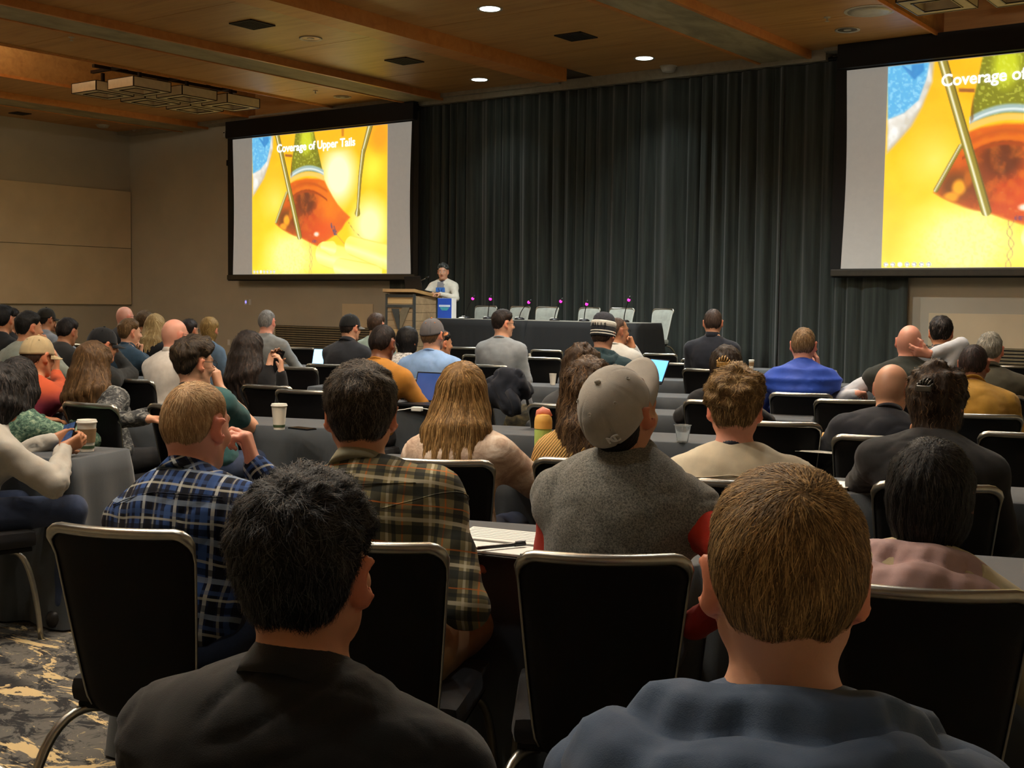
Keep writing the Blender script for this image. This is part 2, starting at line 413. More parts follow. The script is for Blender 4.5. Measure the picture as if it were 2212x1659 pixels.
def chandelier(cx, cy, lit, label):
    t = empty('lantern_chandelier', (cx, cy, 0), 0, label, 'chandelier', 'lantern chandeliers in the ceiling coffers')
    for ix, x in enumerate((-.45, .45)):
        for y in (-1.0, 0, 1.0): lantern(t, x, y+(.05 if ix else -.05), lit)
    MB().box((0, 0, 5.38), (.07, 3.1, .05)).box((0, -1.2, 5.38), (1.1, .06, .05)).box((0, 0, 5.38), (1.1, .06, .05)).box((0, 1.2, 5.38), (1.1, .06, .05)).build('rail', M_BRONZE, t)
    for y in (-.9, .9): MB().box((0, y, 5.6), (.06, .06, .42)).box((0, y, 5.79), (.2, .2, .02)).build('stem', M_BRONZE, t)
    return t
chandelier(-18.25, 14.1, False, 'unlit cluster of six pale lantern boxes in the left ceiling coffer')
chandelier(-4.25, 13.6, False, 'cluster of pale lantern boxes cut off at the top right corner')
for y in (8.2, 2.6):
    chandelier(-18.25, y, True, 'lit cluster of lantern boxes in a coffer over the audience')
    chandelier(-4.25, y, True, 'lit cluster of lantern boxes in a coffer over the audience')

# ================================================================ CURTAINS
def m_drape():
    m, nt, b = newmat('black_drape'); v = nt.coord('Object', (6, 6, .25)); n = nt.noise(v, 3, 3)
    nt.link(nt.ramp(n, [(.3, srgb((34, 40, 37))), (.7, srgb((58, 66, 61)))]), b.inputs['Base Color'])
    b.inputs['Roughness'].default_value = .9; b.inputs['Sheen Weight'].default_value = .3
    bn = nt.new('ShaderNodeBump'); bn.inputs['Strength'].default_value = .25; bn.inputs['Distance'].default_value = .01
    nt.link(nt.noise(nt.coord('Object', (8, 8, .6)), 4, 3), bn.inputs['Height']); nt.link(bn.outputs[0], b.inputs['Normal']); return m
M_DRAPE = m_drape()
def curtain(x0, x1, y, z0, z1, label, seed=0, amp=.065, per=.27):
    r = np.random.default_rng(seed); nx = int((x1-x0)/.014); nz = 14
    xs = np.linspace(x0, x1, nx); zs = np.linspace(z0, z1, nz)
    ph = np.cumsum(1+.75*np.interp(np.arange(nx), np.arange(0, nx+40, 40), r.uniform(-1, 1, len(np.arange(0, nx+40, 40)))))*.014/per*2*np.pi
    A = amp*(1+.5*np.interp(np.arange(nx), np.arange(0, nx+60, 60), r.uniform(-1, 1, len(np.arange(0, nx+60, 60)))))
    V = []
    for z in zs:
        t = (z-z0)/(z1-z0); k = 1-.35*t
        yy = A*k*(np.sin(ph)+.35*np.sin(2.3*ph+1+1.5*t))+.02*np.sin(xs*1.3+t*1.5)
        V.append(np.stack([xs+.02*np.cos(ph)*k, y+yy, np.full(nx, z)], 1))
    V = np.concatenate(V); i = np.arange(nx-1); F_ = []
    for r_ in range(nz-1):
        a = r_*nx+i; F_.append(np.stack([a, a+1, a+1+nx, a+nx], 1))
    o = add('stage_curtain', mesh_np('stage_curtain', V, np.concatenate(F_)), M_DRAPE)
    o.modifiers.new('thickness', 'SOLIDIFY').thickness = .004
    return tag(o, label, 'curtain')
curtain(-14.75, -7.75, 17.2, .47, 5.03, 'wide black curtain with soft folds behind the panel table', 1)
curtain(-7.95, -5.83, 17.21, .02, 5.03, 'black curtain partly hidden behind the right screen', 2, .05, .26)
curtain(-15.72, -14.6, 17.21, .02, 5.03, 'narrow black curtain strip between the left screen and lectern', 3, .04, .3)
MB().cyl((-15.8, 17.2, 5.07), (-5.8, 17.2, 5.07), .025, seg=10).build('curtain_pipe', M_BLKMET)
tag(bpy.data.objects['curtain_pipe'], 'black pipe carrying the stage curtains below the ceiling', 'pipe')

# ================================================================ PROJECTION SCREENS
NU, NV = 288, 216
def paint():
    u, v = np.meshgrid((np.arange(NU)+.5)/NU, (np.arange(NV)+.5)/NV); X = 4*u; Y = 3*v     # X 0-4, Y 0-3 (down)
    def fb(sx, sy, seed, oct_=4):
        r = np.random.default_rng(seed); out = np.zeros_like(u); a = 1.0; tot = 0
        for k in range(oct_):
            g = r.random((int(3*sy*2**k)+3, int(4*sx*2**k)+3)); yy = v*(g.shape[0]-2); xx = u*(g.shape[1]-2)
            i, j = yy.astype(int), xx.astype(int); fy, fx = yy-i, xx-j; fy = fy*fy*(3-2*fy); fx = fx*fx*(3-2*fx)
            out += a*((g[i, j]*(1-fx)+g[i, j+1]*fx)*(1-fy)+(g[i+1, j]*(1-fx)+g[i+1, j+1]*fx)*fy); tot += a; a *= .55
        return out/tot
    n1, n2, n3 = fb(2, 2, 1), fb(8, 8, 2), fb(30, 30, 3, 2)
    img = np.zeros((NV, NU, 3))
    def put(mask, col):
        m = np.clip(mask, 0, 1)[..., None]; img[:] = img*(1-m)+np.asarray(col, float)*m
    def inside(poly, soft=.012):
        px = np.array([p[0]*4 for p in poly]); py = np.array([p[1]*3 for p in poly]); ins = np.zeros(u.shape, bool); dist = np.full(u.shape, 9.)
        for k in range(len(px)):
            x0, y0, x1, y1 = px[k-1], py[k-1], px[k], py[k]
            c = ((y0 > Y) != (y1 > Y)) & (X < (x1-x0)*(Y-y0)/(y1-y0+1e-9)+x0); ins ^= c
            t = np.clip(((X-x0)*(x1-x0)+(Y-y0)*(y1-y0))/((x1-x0)**2+(y1-y0)**2), 0, 1); dist = np.minimum(dist, np.hypot(X-x0-t*(x1-x0), Y-y0-t*(y1-y0)))
        return np.clip(.5+np.where(ins, dist, -dist)/soft, 0, 1)
    def seg(a, b, r0, r1):
        x0, y0, x1, y1 = a[0]*4, a[1]*3, b[0]*4, b[1]*3
        t = np.clip(((X-x0)*(x1-x0)+(Y-y0)*(y1-y0))/((x1-x0)**2+(y1-y0)**2), 0, 1); d = np.hypot(X-x0-t*(x1-x0), Y-y0-t*(y1-y0)); r = r0+(r1-r0)*t
        side = ((X-x0)*(y1-y0)-(Y-y0)*(x1-x0))/math.hypot(x1-x0, y1-y0)/r
        return np.clip(.5+(r-d)/.012, 0, 1), side
    def Z(x, y):
        """measured positions on the slide -> 0-1 across and down"""
        xl = 248+20*(y-300)/1175; xr = 1400+12*(y-190)/1285; q = (x-xl)/(xr-xl); yt = 300-110*q; return (q, (y-yt)/(1475-yt))
    def ZP(*pts): return [Z(*p) for p in pts]
    def blob(x, y, rx, ry, pw=1.0):
        cu, cv = Z(x, y); return np.clip(1-np.hypot((u-cu)/(rx/1150.), (v-cv)/(ry/1200.)), 0, 1)**pw
    # glowing skin
    nm = n1-.5; put(np.ones_like(u), (250, 186, 14)); put(np.clip(1.1*v+.5*nm-.15, 0, 1), (255, 216, 16)); put(np.clip((n2-.5)*3+.3, 0, 1)*np.clip(v*1.6-.7, 0, 1)*.8, (255, 226, 40))
    put(np.clip(blob(620, 1330, 330, 330)*1.5+.4*nm, 0, 1), (255, 250, 150)); put(np.clip(blob(1010, 620, 190, 330)*1.7, 0, 1), (255, 251, 200)); put(np.clip(blob(1270, 1050, 190, 300)*1.5, 0, 1), (255, 253, 176)); put(np.clip(blob(1290, 560, 140, 200)*1.2, 0, 1), (255, 234, 60))
    put(np.clip(blob(1000, 300, 300, 130)*1.2, 0, 1), (252, 184, 16)); put(np.clip(blob(1340, 290, 110, 190)*1.5, 0, 1), (250, 160, 24)); put(np.clip(blob(470, 640, 200, 200)*.9, 0, 1), (252, 190, 30)); put(np.clip(blob(470, 850, 170, 230)*.75, 0, 1), (255, 238, 120))
    put(np.clip(blob(1060, 1380, 330, 170)*1.4, 0, 1), (255, 244, 120))
    put(np.clip((n3-.58)*4, 0, .18)*np.clip(v*2-1, 0, 1)*(u < .45), (255, 205, 0))
    # blue drape and cotton edge
    put(inside(ZP((250, 300), (445, 280), (440, 400), (405, 540), (365, 650), (300, 755), (266, 805)), .05), (196, 186, 166)); put(inside(ZP((262, 600), (330, 570), (400, 450), (425, 300), (440, 400), (395, 540), (330, 680), (268, 780)), .05)*np.clip(n2*1.6-.2, 0, 1), (244, 244, 238))
    bl = inside(ZP((246, 300), (425, 280), (415, 380), (388, 500), (330, 570), (262, 606)), .03); put(bl, (86, 178, 226)); put(bl*np.clip((n3-.5)*4, 0, .7), (150, 214, 244)); put(inside(ZP((310, 300), (400, 290), (405, 330), (365, 385)), .03)*.8, (38, 128, 196)); put(inside(ZP((318, 300), (350, 296), (352, 330)), .02)*.8, (120, 196, 236))
    # wound
    w = inside(ZP((603, 690), (650, 668), (740, 650), (850, 655), (892, 665), (925, 735), (965, 810), (1010, 880), (1060, 935), (1112, 985), (1075, 1030), (1045, 1085), (1000, 1130), (950, 1165), (905, 1195), (862, 1240), (820, 1220), (780, 1200), (735, 1175), (690, 1152), (640, 1138), (600, 1122), (550, 1092), (505, 1062), (474, 1036), (510, 930), (560, 790), (590, 760)), .05)
    put(w, (222, 92, 12)); put(w*np.clip(blob(900, 880, 190, 260)*1.5, 0, 1), (240, 122, 14)); put(w*np.clip(blob(760, 1000, 170, 320)*1.3, 0, 1), (196, 56, 10)); put(w*np.clip(blob(735, 850, 120, 150)*2.0, 0, 1), (104, 38, 16)); put(w*np.clip(blob(650, 1000, 90, 220)*1.2, 0, 1), (128, 50, 14))
    put(w*np.clip((n2-.5)*4, 0, 1)*.45, (246, 132, 24)); put(w*np.clip(blob(900, 1090, 150, 120)*1.3, 0, 1)*.7, (232, 74, 14)); put(w*np.clip((n3-.66)*7, 0, 1)*np.clip(v*3-1.9, 0, 1)*.6, (255, 206, 150))
    put(w*np.clip(blob(560, 1000, 95, 130)*1.6, 0, 1), (120, 56, 10)); put(w*np.clip(blob(575, 1010, 36, 60)*2, 0, 1), (248, 168, 26)); put(w*np.clip(blob(545, 1065, 40, 40)*2, 0, 1), (244, 160, 24)); put(w*np.clip(blob(610, 960, 22, 60)*2, 0, 1), (190, 96, 14))
    for dv, cc, tk in ((.0, (196, 84, 16), .016), (.032, (232, 110, 14), .018), (.058, (166, 62, 12), .014)):
        arc = v-Z(740, 690)[1]-dv-.05*((u-.425)/.13)**2; put(w*(abs(u-.43) < .15)*np.clip(1-abs(arc)/tk, 0, 1)*1.3, cc)
    # mesh strip in the wound and the chain below it
    hx_, hy_ = X*13, Y*13; hexm = np.abs(np.sin(hx_*1.0+1.57*(np.floor(hy_/1.57) % 2)))+np.abs(np.sin(hy_)); cu, cv = Z(760, 1000)
    put(w*np.clip(1-abs(u-cu-.02*(v-cv))/.05, 0, 1)*np.clip((v-.48)*8, 0, 1)*np.clip((.42-hexm)*4, 0, 1)*.5, (244, 166, 110))
    cu, cv = Z(790, 1330); ch = np.abs(np.abs(u-cu+.004*np.sin(v*40))-.009*np.abs(np.sin(v*62))); put((v > Z(785, 1205)[1])*np.clip(1-ch/.003, 0, 1)*.55, (130, 84, 90))
    m, s = seg(Z(965, 1050), Z(995, 1125), .05, .05); put(m*np.clip((n3-.3)*3, 0, 1)*.9, (70, 66, 120)); m, s = seg(Z(1005, 1135), Z(1070, 1215), .012, .012); put(m*.4, (110, 100, 110)); m, s = seg(Z(810, 1190), Z(840, 1195), .035, .03); put(m*.8*np.clip(n3*1.6, 0, 1), (110, 44, 110)); put(blob(835, 1130, 30, 26)*1.6, (255, 226, 206))
    for a_, b2 in (((1100, 1030), (1150, 1105)), ((1150, 1105), (1235, 1190))): m, s = seg(Z(*a_), Z(*b2), .012, .012); put(m*np.clip((n3-.35)*3, 0, 1)*.6, (96, 84, 70))
    # retractor blade, steel rim, cream rim
    bd = ZP((640, 262), (800, 247), (835, 400), (872, 560), (884, 605), (740, 590), (603, 640), (612, 520), (625, 400)); rt = inside(bd, .03); put(rt, (126, 128, 22)); put(rt*np.clip(blob(735, 320, 70, 160)*1.8, 0, 1), (204, 212, 34)); put(rt*np.clip((n3-.6)*4, 0, .45), (226, 232, 96)); put(rt*np.clip((u-Z(800, 400)[0])*16, 0, 1)*.6, (78, 84, 24)); put(rt*np.clip((Z(650, 400)[0]-u)*16, 0, 1)*.5, (96, 92, 30))
    def arcd(x0, y0, xm, ym, x1, y1): 
        a0, am, a1 = Z(x0, y0), Z(xm, ym), Z(x1, y1); co = np.polyfit([a0[0], am[0], a1[0]], [a0[1], am[1], a1[1]], 2); return v-np.polyval(co, u), (u > a0[0])*(u < a1[0])
    q, ib = arcd(603, 628, 742, 562, 888, 602); put(ib*np.clip((.026-abs(q))/.012, 0, 1), (158, 184, 178)); put(ib*np.clip((.009-abs(q-.004))/.008, 0, 1), (226, 236, 232)); q, ib = arcd(603, 668, 742, 612, 894, 650); put(ib*np.clip((.022-abs(q))/.012, 0, 1), (252, 198, 92))
    # instruments
    for pts, r0, r1 in ((((478, 275), (690, 1150)), .068, .07), (((572, 772), (482, 1022)), .034, .036), (((1262, 200), (1208, 430)), .075, .06), (((1208, 425), (1188, 640)), .06, .05), (((1188, 635), (1175, 910)), .05, .038), (((1176, 900), (1172, 950)), .04, .075)):
        m, s = seg(Z(*pts[0]), Z(*pts[1]), r0, r1); put(m, (150, 134, 44)); put(m*np.clip(1-abs(s+.3)*2.6, 0, 1), (252, 250, 220)); put(m*np.clip(1-abs(s-.9)*3.5, 0, 1), (84, 70, 20)); put(m*np.clip(1-abs(s+1)*4, 0, 1)*.7, (110, 96, 40))
    put(inside(ZP((552, 440), (615, 445), (615, 466), (552, 460)), .02), (160, 92, 40)); put(inside(ZP((1030, 225), (1052, 222), (1050, 290), (1034, 292)), .03)*.8, (190, 110, 24)); put(inside(ZP((605, 560), (612, 480), (618, 620), (606, 640)), .02)*.6, (120, 70, 20))
    # gloved fingers at the bottom right
    for pa, pb, r0, r1 in (((905, 1300), (1290, 1430), .26, .30), ((900, 1235), (960, 1250), .10, .16), ((1130, 1230), (1400, 1330), .2, .26), ((1040, 1420), (1300, 1500), .2, .26)):
        m, s = seg(Z(*pa), Z(*pb), r0, r1); put(m*.75, (255, 246, 130)); put(np.clip(1-abs(abs(s)-1)*7, 0, 1)*m*.5, (238, 186, 40)); put(m*np.clip(1-abs(s+.3)*2, 0, 1)*.7, (255, 253, 190))
    # presenter icons in the corner
    for i in range(7):
        cx = .018+i*.0265; q = np.hypot((u-cx)*4, (v-.982)*3); put(np.clip((.042-q)/.01, 0, 1), (240, 240, 236)); put(np.clip(1-abs(q-.026)/.008, 0, 1)*(i != 2), (120, 130, 140))
    return np.clip(img, 0, 255)
def make_picture():
    img = paint(); lin = img/255.; lin = np.where(lin <= .04045, lin/12.92, ((lin+.055)/1.055)**2.4)
    xs = np.linspace(-.5, .5, NU); ys = np.linspace(.5, -.5, NV); gx, gy = np.meshgrid(xs, ys)
    V = np.stack([gx.ravel(), np.zeros(gx.size), gy.ravel()], 1); a = (np.arange(NV-1)[:, None]*NU+np.arange(NU-1)).ravel()
    me = mesh_np('projected_picture', V, np.stack([a, a+NU, a+NU+1, a+1], 1), False)
    ca = me.color_attributes.new('picture', 'FLOAT_COLOR', 'POINT')
    c4 = np.ones((NU*NV, 4), np.float32); c4[:, :3] = lin.reshape(-1, 3); ca.data.foreach_set('color', c4.ravel()); return me
def m_picture():
    m, nt, b = newmat('projected_light_picture'); at = nt.new('ShaderNodeAttribute'); at.attribute_name = 'picture'
    b.inputs['Base Color'].default_value = (.35, .35, .35, 1); b.inputs['Roughness'].default_value = .9
    nt.link(at.outputs['Color'], b.inputs['Emission Color']); b.inputs['Emission Strength'].default_value = SCREEN_EMIT; return m
M_PIC = m_picture(); PIC = make_picture()
M_SCRN = mat('screen_fabric', (190, 188, 182), .9, var=.03, emit=(150, 146, 138), estr=.62)
M_TXT = mat('projected_white_text', (240, 240, 240), .9, var=0, emit=(255, 255, 255), estr=1.5)
M_BORDER = mat('screen_border', (16, 17, 17), .75)
M_BAR = mat('screen_bottom_bar', (58, 52, 40), .5)
TITLE = text_mesh('Coverage of Upper Tails', .30, .001, .005)
def screen(x0, x1, z0, z1, label):
    y = 16.95; cx = (x0+x1)/2; cz = (z0+z1)/2; w, h = x1-x0, z1-z0
    t = empty('projection_screen', (cx, y, z0), 0, label, 'screen')
    zz = h/2
    MB().box((0, .06, zz+.02), (w+.3, .012, h+.3)).build('border', M_BORDER, t)
    MB().box((0, .02, h+.19), (w+.2, .14, .34), bev=.01).build('housing', M_BLACK, t)
    MB().box((0, .052, zz), (w, .004, h)).build('screen_fabric', M_SCRN, t)
    # edge curves inward along both sides (tab-tensioned fabric)
    for s in (-1, 1):
        V = []
        for k in range(21):
            q = k/20; b_ = .10*math.sin(math.pi*q)**1.2
            V += [(s*(w/2+.02+.0), .046, h*q), (s*(w/2-.012-b_*.35), .046, h*q)]
        me = mesh_np('edge_band', np.array(V), np.array([[2*k, 2*k+1, 2*k+3, 2*k+2] for k in range(20)]), False)
        o = add('edge_band', me, M_BORDER, t); o.modifiers.new('thickness', 'SOLIDIFY').thickness = .003
    MB().box((0, .03, -.06), (w+.24, .07, .1), bev=.012).build('bottom_bar', M_BAR, t)
    pic = add('picture', PIC, M_PIC, t); pw = h*4/3*1.005; pic.scale = (pw, 1, h-.02); pic.location = (-.02*s*0-.0, .045, zz)
    pic.location.x = (-19.31+-15.59)/2-(-19.93-14.97)/2
    tt = add('title_lettering', TITLE, M_TXT, t); tt.rotation_euler = (math.pi/2, 0, 0); tt.location = (pic.location.x-.045, .04, h*.9); tt.scale = (.725*h/2.78, .74*h/2.78, 1)
    return t
screen(-19.93, -14.97, 1.97, 4.755, 'left projection screen showing the yellow surgical picture beside the lectern')
screen(-6.75, -1.75, 2.02, 4.84, 'right projection screen cut off by the picture edge')

# ================================================================ WALL FITTINGS
M_GRL = mat('return_air_louvre', (150, 138, 112), .6)
def wall_grille(x0, x1, z0, z1, lab):
    t = empty('return_air_grille', (x0, YF, z0), 0, lab, 'air grille')
    MB().box(((x1-x0)/2, -.004, (z1-z0)/2), (x1-x0, .008, z1-z0)).build('backing', M_BLACK, t)
    n = int((z1-z0)/.045)
    me = MB().box((0, 0, 0), (x1-x0, .014, .024), rx=.4).mesh('slat')
    for k in range(n): add('slat', me, M_GRL, t, ((x1-x0)/2, -.018, (k+.5)*(z1-z0)/n))
wall_grille(-19.0, -16.3, .48, .935, 'louvred air grille low on the wall under the left screen')
wall_grille(-5.9, -1.6, .48, .95, 'louvred air grille low on the wall under the right screen')
for x0, x1, lab in ((-17.08, -16.25, 'pale rectangular access panel on the wall left of the lectern'), (-5.56, -2.2, 'pale rectangular access panel on the wall under the right screen')):
    tag(MB().box(((x0+x1)/2, YF-.006, 1.17), (x1-x0, .012, .46), bev=.004).build('access_panel', M_PANEL), lab, 'wall panel')
M_BLUELED = mat('blue_control_screen', (90, 90, 200), .3, var=0, emit=(120, 110, 255), estr=2.5)
t = empty('light_switch', (-19.91, YF, 1.40), 0, 'small wall control plate with a blue glowing screen', 'wall switch')
MB().box((0, -.006, 0), (.075, .012, .12), bev=.003).build('plate', M_WHITE, t); MB().box((0, -.013, 0), (.04, .004, .05)).build('display', M_BLUELED, t)
t = empty('light_switch', (-19.78, YF, 1.40), 0, 'plain white wall switch beside the blue glowing one', 'wall switch')
MB().box((0, -.006, 0), (.075, .012, .12), bev=.003).build('plate', M_WHITE, t); MB().box((0, -.014, 0), (.03, .006, .06)).build('rocker', M_WHITE, t)
t = empty('wall_outlet', (-20.46, YF, .53), 0, 'white wall outlet low on the front wall near the left corner', 'outlet')
MB().box((0, -.006, 0), (.075, .012, .12), bev=.003).build('plate', M_WHITE, t); MB().box((0, -.013, .025), (.035, .004, .03)).box((0, -.013, -.025), (.035, .004, .03)).build('socket', M_WHITE, t)
p = at_Y(487, 290, YF)
t = empty('wall_sensor', (p[0], YF, p[2]), 0, 'small pale sensor box high on the wall beside the left screen', 'sensor')
MB().box((0, -.02, 0), (.05, .04, .13), bev=.008).build('housing', M_WHITE, t); MB().box((0, -.041, .03), (.03, .004, .03)).build('lens', M_BLACK, t)
p = at_Y(493, 352, YF-.05)
t = empty('screen_bracket', (p[0], YF, p[2]), 0, 'small black box on the wall at the left screen edge', 'bracket')
MB().box((0, -.04, 0), (.06, .08, .12), bev=.01).build('housing', M_BLACK, t); MB().cyl((0, -.02, .05), (0, -.02, .14), .012, seg=8).build('stub', M_BLACK, t)

# ================================================================ RISER, PANEL TABLE, LECTERN
RZ = .46
M_STAGE = mat('stage_deck', (36, 35, 34), .9, bump=.2)
t = empty('stage_riser', (-10.7, 15.25, 0), 0, 'low black stage riser under the panel table', 'stage')
MB().box((0, 0, RZ-.03), (7.3, 3.5, .06)).build('deck', M_STAGE, t)
for nm, c, d in (('skirt', (0, -1.74, .2), (7.3, .015, .4)), ('skirt', (3.64, 0, .2), (.015, 3.5, .4)), ('skirt', (-3.64, 0, .2), (.015, 3.5, .4))): MB().box(c, d).build(nm, M_BLACK, t)

def cloth_mesh(w, d, h, seed=0, amp=.022, per=.17, hem=.01, rnd=.03, rows=9):
    """table cloth: flat top, rounded edge, hanging skirt with growing folds; origin at floor under the centre"""
    r = np.random.default_rng(seed); n = max(int(2*(w+d)/.03), 60)
    # perimeter with rounded corners
    P = []; L = 2*(w+d); rc = .035
    for k in range(n):
        s = k*L/n
        if s < w: p, nn = (-w/2+s, -d/2), (0, -1)
        elif s < w+d: p, nn = (w/2, -d/2+s-w), (1, 0)
        elif s < 2*w+d: p, nn = (w/2-(s-w-d), d/2), (0, 1)
        else: p, nn = (-w/2, d/2-(s-2*w-d)), (-1, 0)
        P.append((*p, *nn))
    P = np.array(P); c = np.clip(P[:, :2], (-w/2+rc, -d/2+rc), (w/2-rc, d/2-rc)); dv = P[:, :2]-c; ln = np.linalg.norm(dv, axis=1, keepdims=True); nrm = dv/np.maximum(ln, 1e-6); P2 = c+nrm*rc
    ph = np.cumsum(1+.7*np.interp(np.arange(n), np.arange(0, n+12, 12), r.uniform(-1, 1, len(np.arange(0, n+12, 12)))))*(L/n)/per*2*np.pi
    corner = np.exp(-((np.abs(P[:, 0])-w/2)**2+(np.abs(P[:, 1])-d/2)**2)/.012)
    V = [np.concatenate([c*0+np.clip(P2, (-w/2+.06, -d/2+.06), (w/2-.06, d/2-.06)), np.full((n, 1), h)], 1)]
    V.append(np.concatenate([P2-nrm*.012, np.full((n, 1), h)], 1)); V.append(np.concatenate([P2-nrm*.003, np.full((n, 1), h-.004)], 1))
    for k in range(1, rows+1):
        t_ = k/rows; z = h-.012-(h-.012-hem)*t_
        out = amp*t_**.8*(np.sin(ph)+.4*np.sin(1.7*ph+2))+.03*t_+corner*.06*t_**.7
        V.append(np.concatenate([P2+nrm*out[:, None], np.full((n, 1), z)], 1))
    R_ = len(V); V = np.concatenate(V+[np.array([[0, 0, h]])]); F_ = []
    i = np.arange(n); j = (i+1) % n
    for q in range(R_-1): F_.append(np.stack([q*n+i, q*n+j, (q+1)*n+j, (q+1)*n+i], 1)[:, ::-1])
    top = np.stack([np.full(n, R_*n), np.full(n, R_*n), i, j], 1)
    F3 = np.concatenate(F_); me = bpy.data.meshes.new('tablecloth')
    faces = [tuple(int(x) for x in f) for f in F3]+[(int(R_*n), int(a), int(b_)) for a, b_ in zip(i, j)]
    me.from_pydata([tuple(map(float, x)) for x in V], [], faces); me.polygons.foreach_set('use_smooth', np.full(len(me.polygons), True, bool)); me.update()
    return me
def m_cloth(name, col, rough=.8, sheen=.2):
    m, nt, b = newmat(name); c = np.array(srgb(col)); v = nt.coord('Object'); n = nt.noise(v, 5, 4)
    nt.link(nt.ramp(n, [(.3, tuple(c*.88)), (.7, tuple(c*1.12))]), b.inputs['Base Color']); b.inputs['Roughness'].default_value = rough; b.inputs['Sheen Weight'].default_value = sheen
    bn = nt.new('ShaderNodeBump'); bn.inputs['Strength'].default_value = .2; bn.inputs['Distance'].default_value = .003
    nt.link(nt.noise(v, 500, 1), bn.inputs['Height']); nt.link(bn.outputs[0], b.inputs['Normal']); return m
M_TCLOTH = m_cloth('charcoal_tablecloth', (56, 62, 67)); M_PCLOTH = m_cloth('black_tablecloth', (10, 10, 10), .9, 0); M_LITTOP = m_cloth('lit_cloth_top', (120, 118, 108))  # last one: grey of the black cloth where light falls on top
M_PLY = mat('table_board', (120, 100, 76), .6)
def table(name, w, d, h, loc, rz, label, group, m, seed, lit_top=False):
    t = empty(name, loc, rz, label, 'table', group)
    me = cloth_mesh(w, d, h, seed, amp=.007 if name == 'panel_table' else .022); add('tablecloth', me, m, t)
    MB().box((0, 0, h-.02), (w-.06, d-.06, .025)).build('table_top', M_PLY, t)
    lm = MB().cyl((0, 0, 0), (0, 0, h-.03), .014, seg=8).mesh('leg')
    for sx in (-1, 1):
        for sy in (-1, 1): add('leg', lm, M_BLKMET, t, (sx*(w/2-.2), sy*(d/2-.08), 0))
    return t
for x, lab in ((-11.03, 'panel table with black cloth beside the lectern'), (-9.19, 'right panel table with black cloth below the curtain')):
    table('panel_table', 1.80, .70, .755, (x, 14.26, RZ), 0, lab, 'panel tables on the riser', M_PCLOTH, int(-x*10))
    MB().box((0, 0, .758), (1.78, .68, .004), bev=.001).build('lit_top_layer', M_LITTOP, bpy.data.objects[-1] if False else [o for o in bpy.data.objects if o.get('label') == lab][0])  # added pale layer: light on the black cloth's top put into colour

# lectern
M_RUSTIC = m_wood('rustic_planks', (120, 98, 74), (174, 146, 110), (206, 176, 132), .6)
M_RUSTIC2 = m_wood('rustic_planks_pale', (176, 142, 94), (216, 178, 122), (228, 194, 142), .6)
M_STEELF = mat('grey_steel_frame', (74, 78, 78), .5, .4); M_LTOP = m_wood('lectern_top_wood', (150, 112, 66), (186, 144, 90), (206, 166, 112), .5); M_EMB = mat('brushed_emblem', (150, 142, 122), .35, .6)
t = empty('lectern', (-12.74, 14.48, RZ), 0, 'rustic wooden lectern with a metal V emblem and grey steel frame', 'lectern')
lw, ld, lh = .60, .56, 1.12
for k in range(8):
    z = .05+k*.131; MB().box((0, -ld/2+.02, z+.065), (lw-.06, .02, .127), bev=.003).build('plank', M_RUSTIC2 if k in (3, 7) else M_RUSTIC, t)
    for s in (-1, 1): MB().box((s*(lw/2-.02), 0, z+.06-.00), (.02, ld-.06, .127), bev=.003).build('plank', M_RUSTIC, t)
for sx in (-1, 1):
    for sy in (-1, 1): MB().box((sx*(lw/2-.015), sy*(ld/2-.015), lh/2), (.034, .034, lh)).build('frame_post', M_STEELF, t)
for z in (.03, .93, 1.09): MB().box((0, -ld/2+.012, z), (lw, .03, .045)).build('frame_rail', M_STEELF, t)
o = MB().box((0, 0, 0), (lw+.06, ld+.12, .05), bev=.004).build('top', M_LTOP, t); o.location = (0, .02, lh+.005); o.rotation_euler = (-.14, 0, 0)
MB().prism([(-.17, .15), (-.02, .15), (.0, -.18), (-.03, -.18)], 0, .015, Matrix.Rotation(math.pi/2, 4, 'X')).build('emblem_wing', M_STEELF, t, (0, -ld/2+.008, .74))
MB().prism([(.06, .17), (.21, .17), (.03, -.18), (.005, -.15), (.01, .08)], 0, .018, Matrix.Rotation(math.pi/2, 4, 'X')).build('emblem_wing', M_EMB, t, (0, -ld/2+.008, .74))
M_DARKP = mat('dark_plastic', (22, 22, 24), .4)
def gooseneck(name, base, tip, lab, ring, rad=.008):
    t = empty(name, base, 0, lab, 'microphone', 'gooseneck microphones on the panel tables' if ring else None)
    d = Vector(tip)-Vector(base); pts = [Vector((0, 0, .02))+Vector((d.x*q**1.6, d.y*q**1.6, (d.z-.02)*(q**.85))) for q in np.linspace(0, 1, 12)]
    MB().lathe([(.001, 0), (.075, 0), (.075, .016), (.05, .034), (.001, .036)], 20, cap=False).build('base', M_DARKP, t, smooth=True)
    MB().box((-.02, -.03, .034), (.05, .03, .012), bev=.004).build('button', M_WHITE, t)
    MB().tube(pts, rad*.8, 8).build('neck', M_BLKMET if ring else M_CHROME, t, smooth=True)
    e = pts[-1]; dr = (pts[-1]-pts[-2]).normalized()
    MB().cyl(e, e+dr*.06, .012, .012, 12).build('capsule', M_DARKP, t, smooth=True)
    if ring: MB().sph(e+dr*.0, .021, 14).build('light_ring', M_PINK, t, smooth=True)
    return t
M_PINK = mat('magenta_led_ring', (255, 40, 170), .3, var=0, emit=(255, 30, 160), estr=4.5)
mics = [((1023, 645), (1006, 684)), ((1061, 646), (1054, 686)), ((1144, 653), (1122, 686)), ((1213, 651), (1198, 688)), ((1269, 657), (1262, 690)), ((1360, 648), (1348, 691))]
ords = ['leftmost', 'second', 'third', 'fourth', 'fifth', 'rightmost']
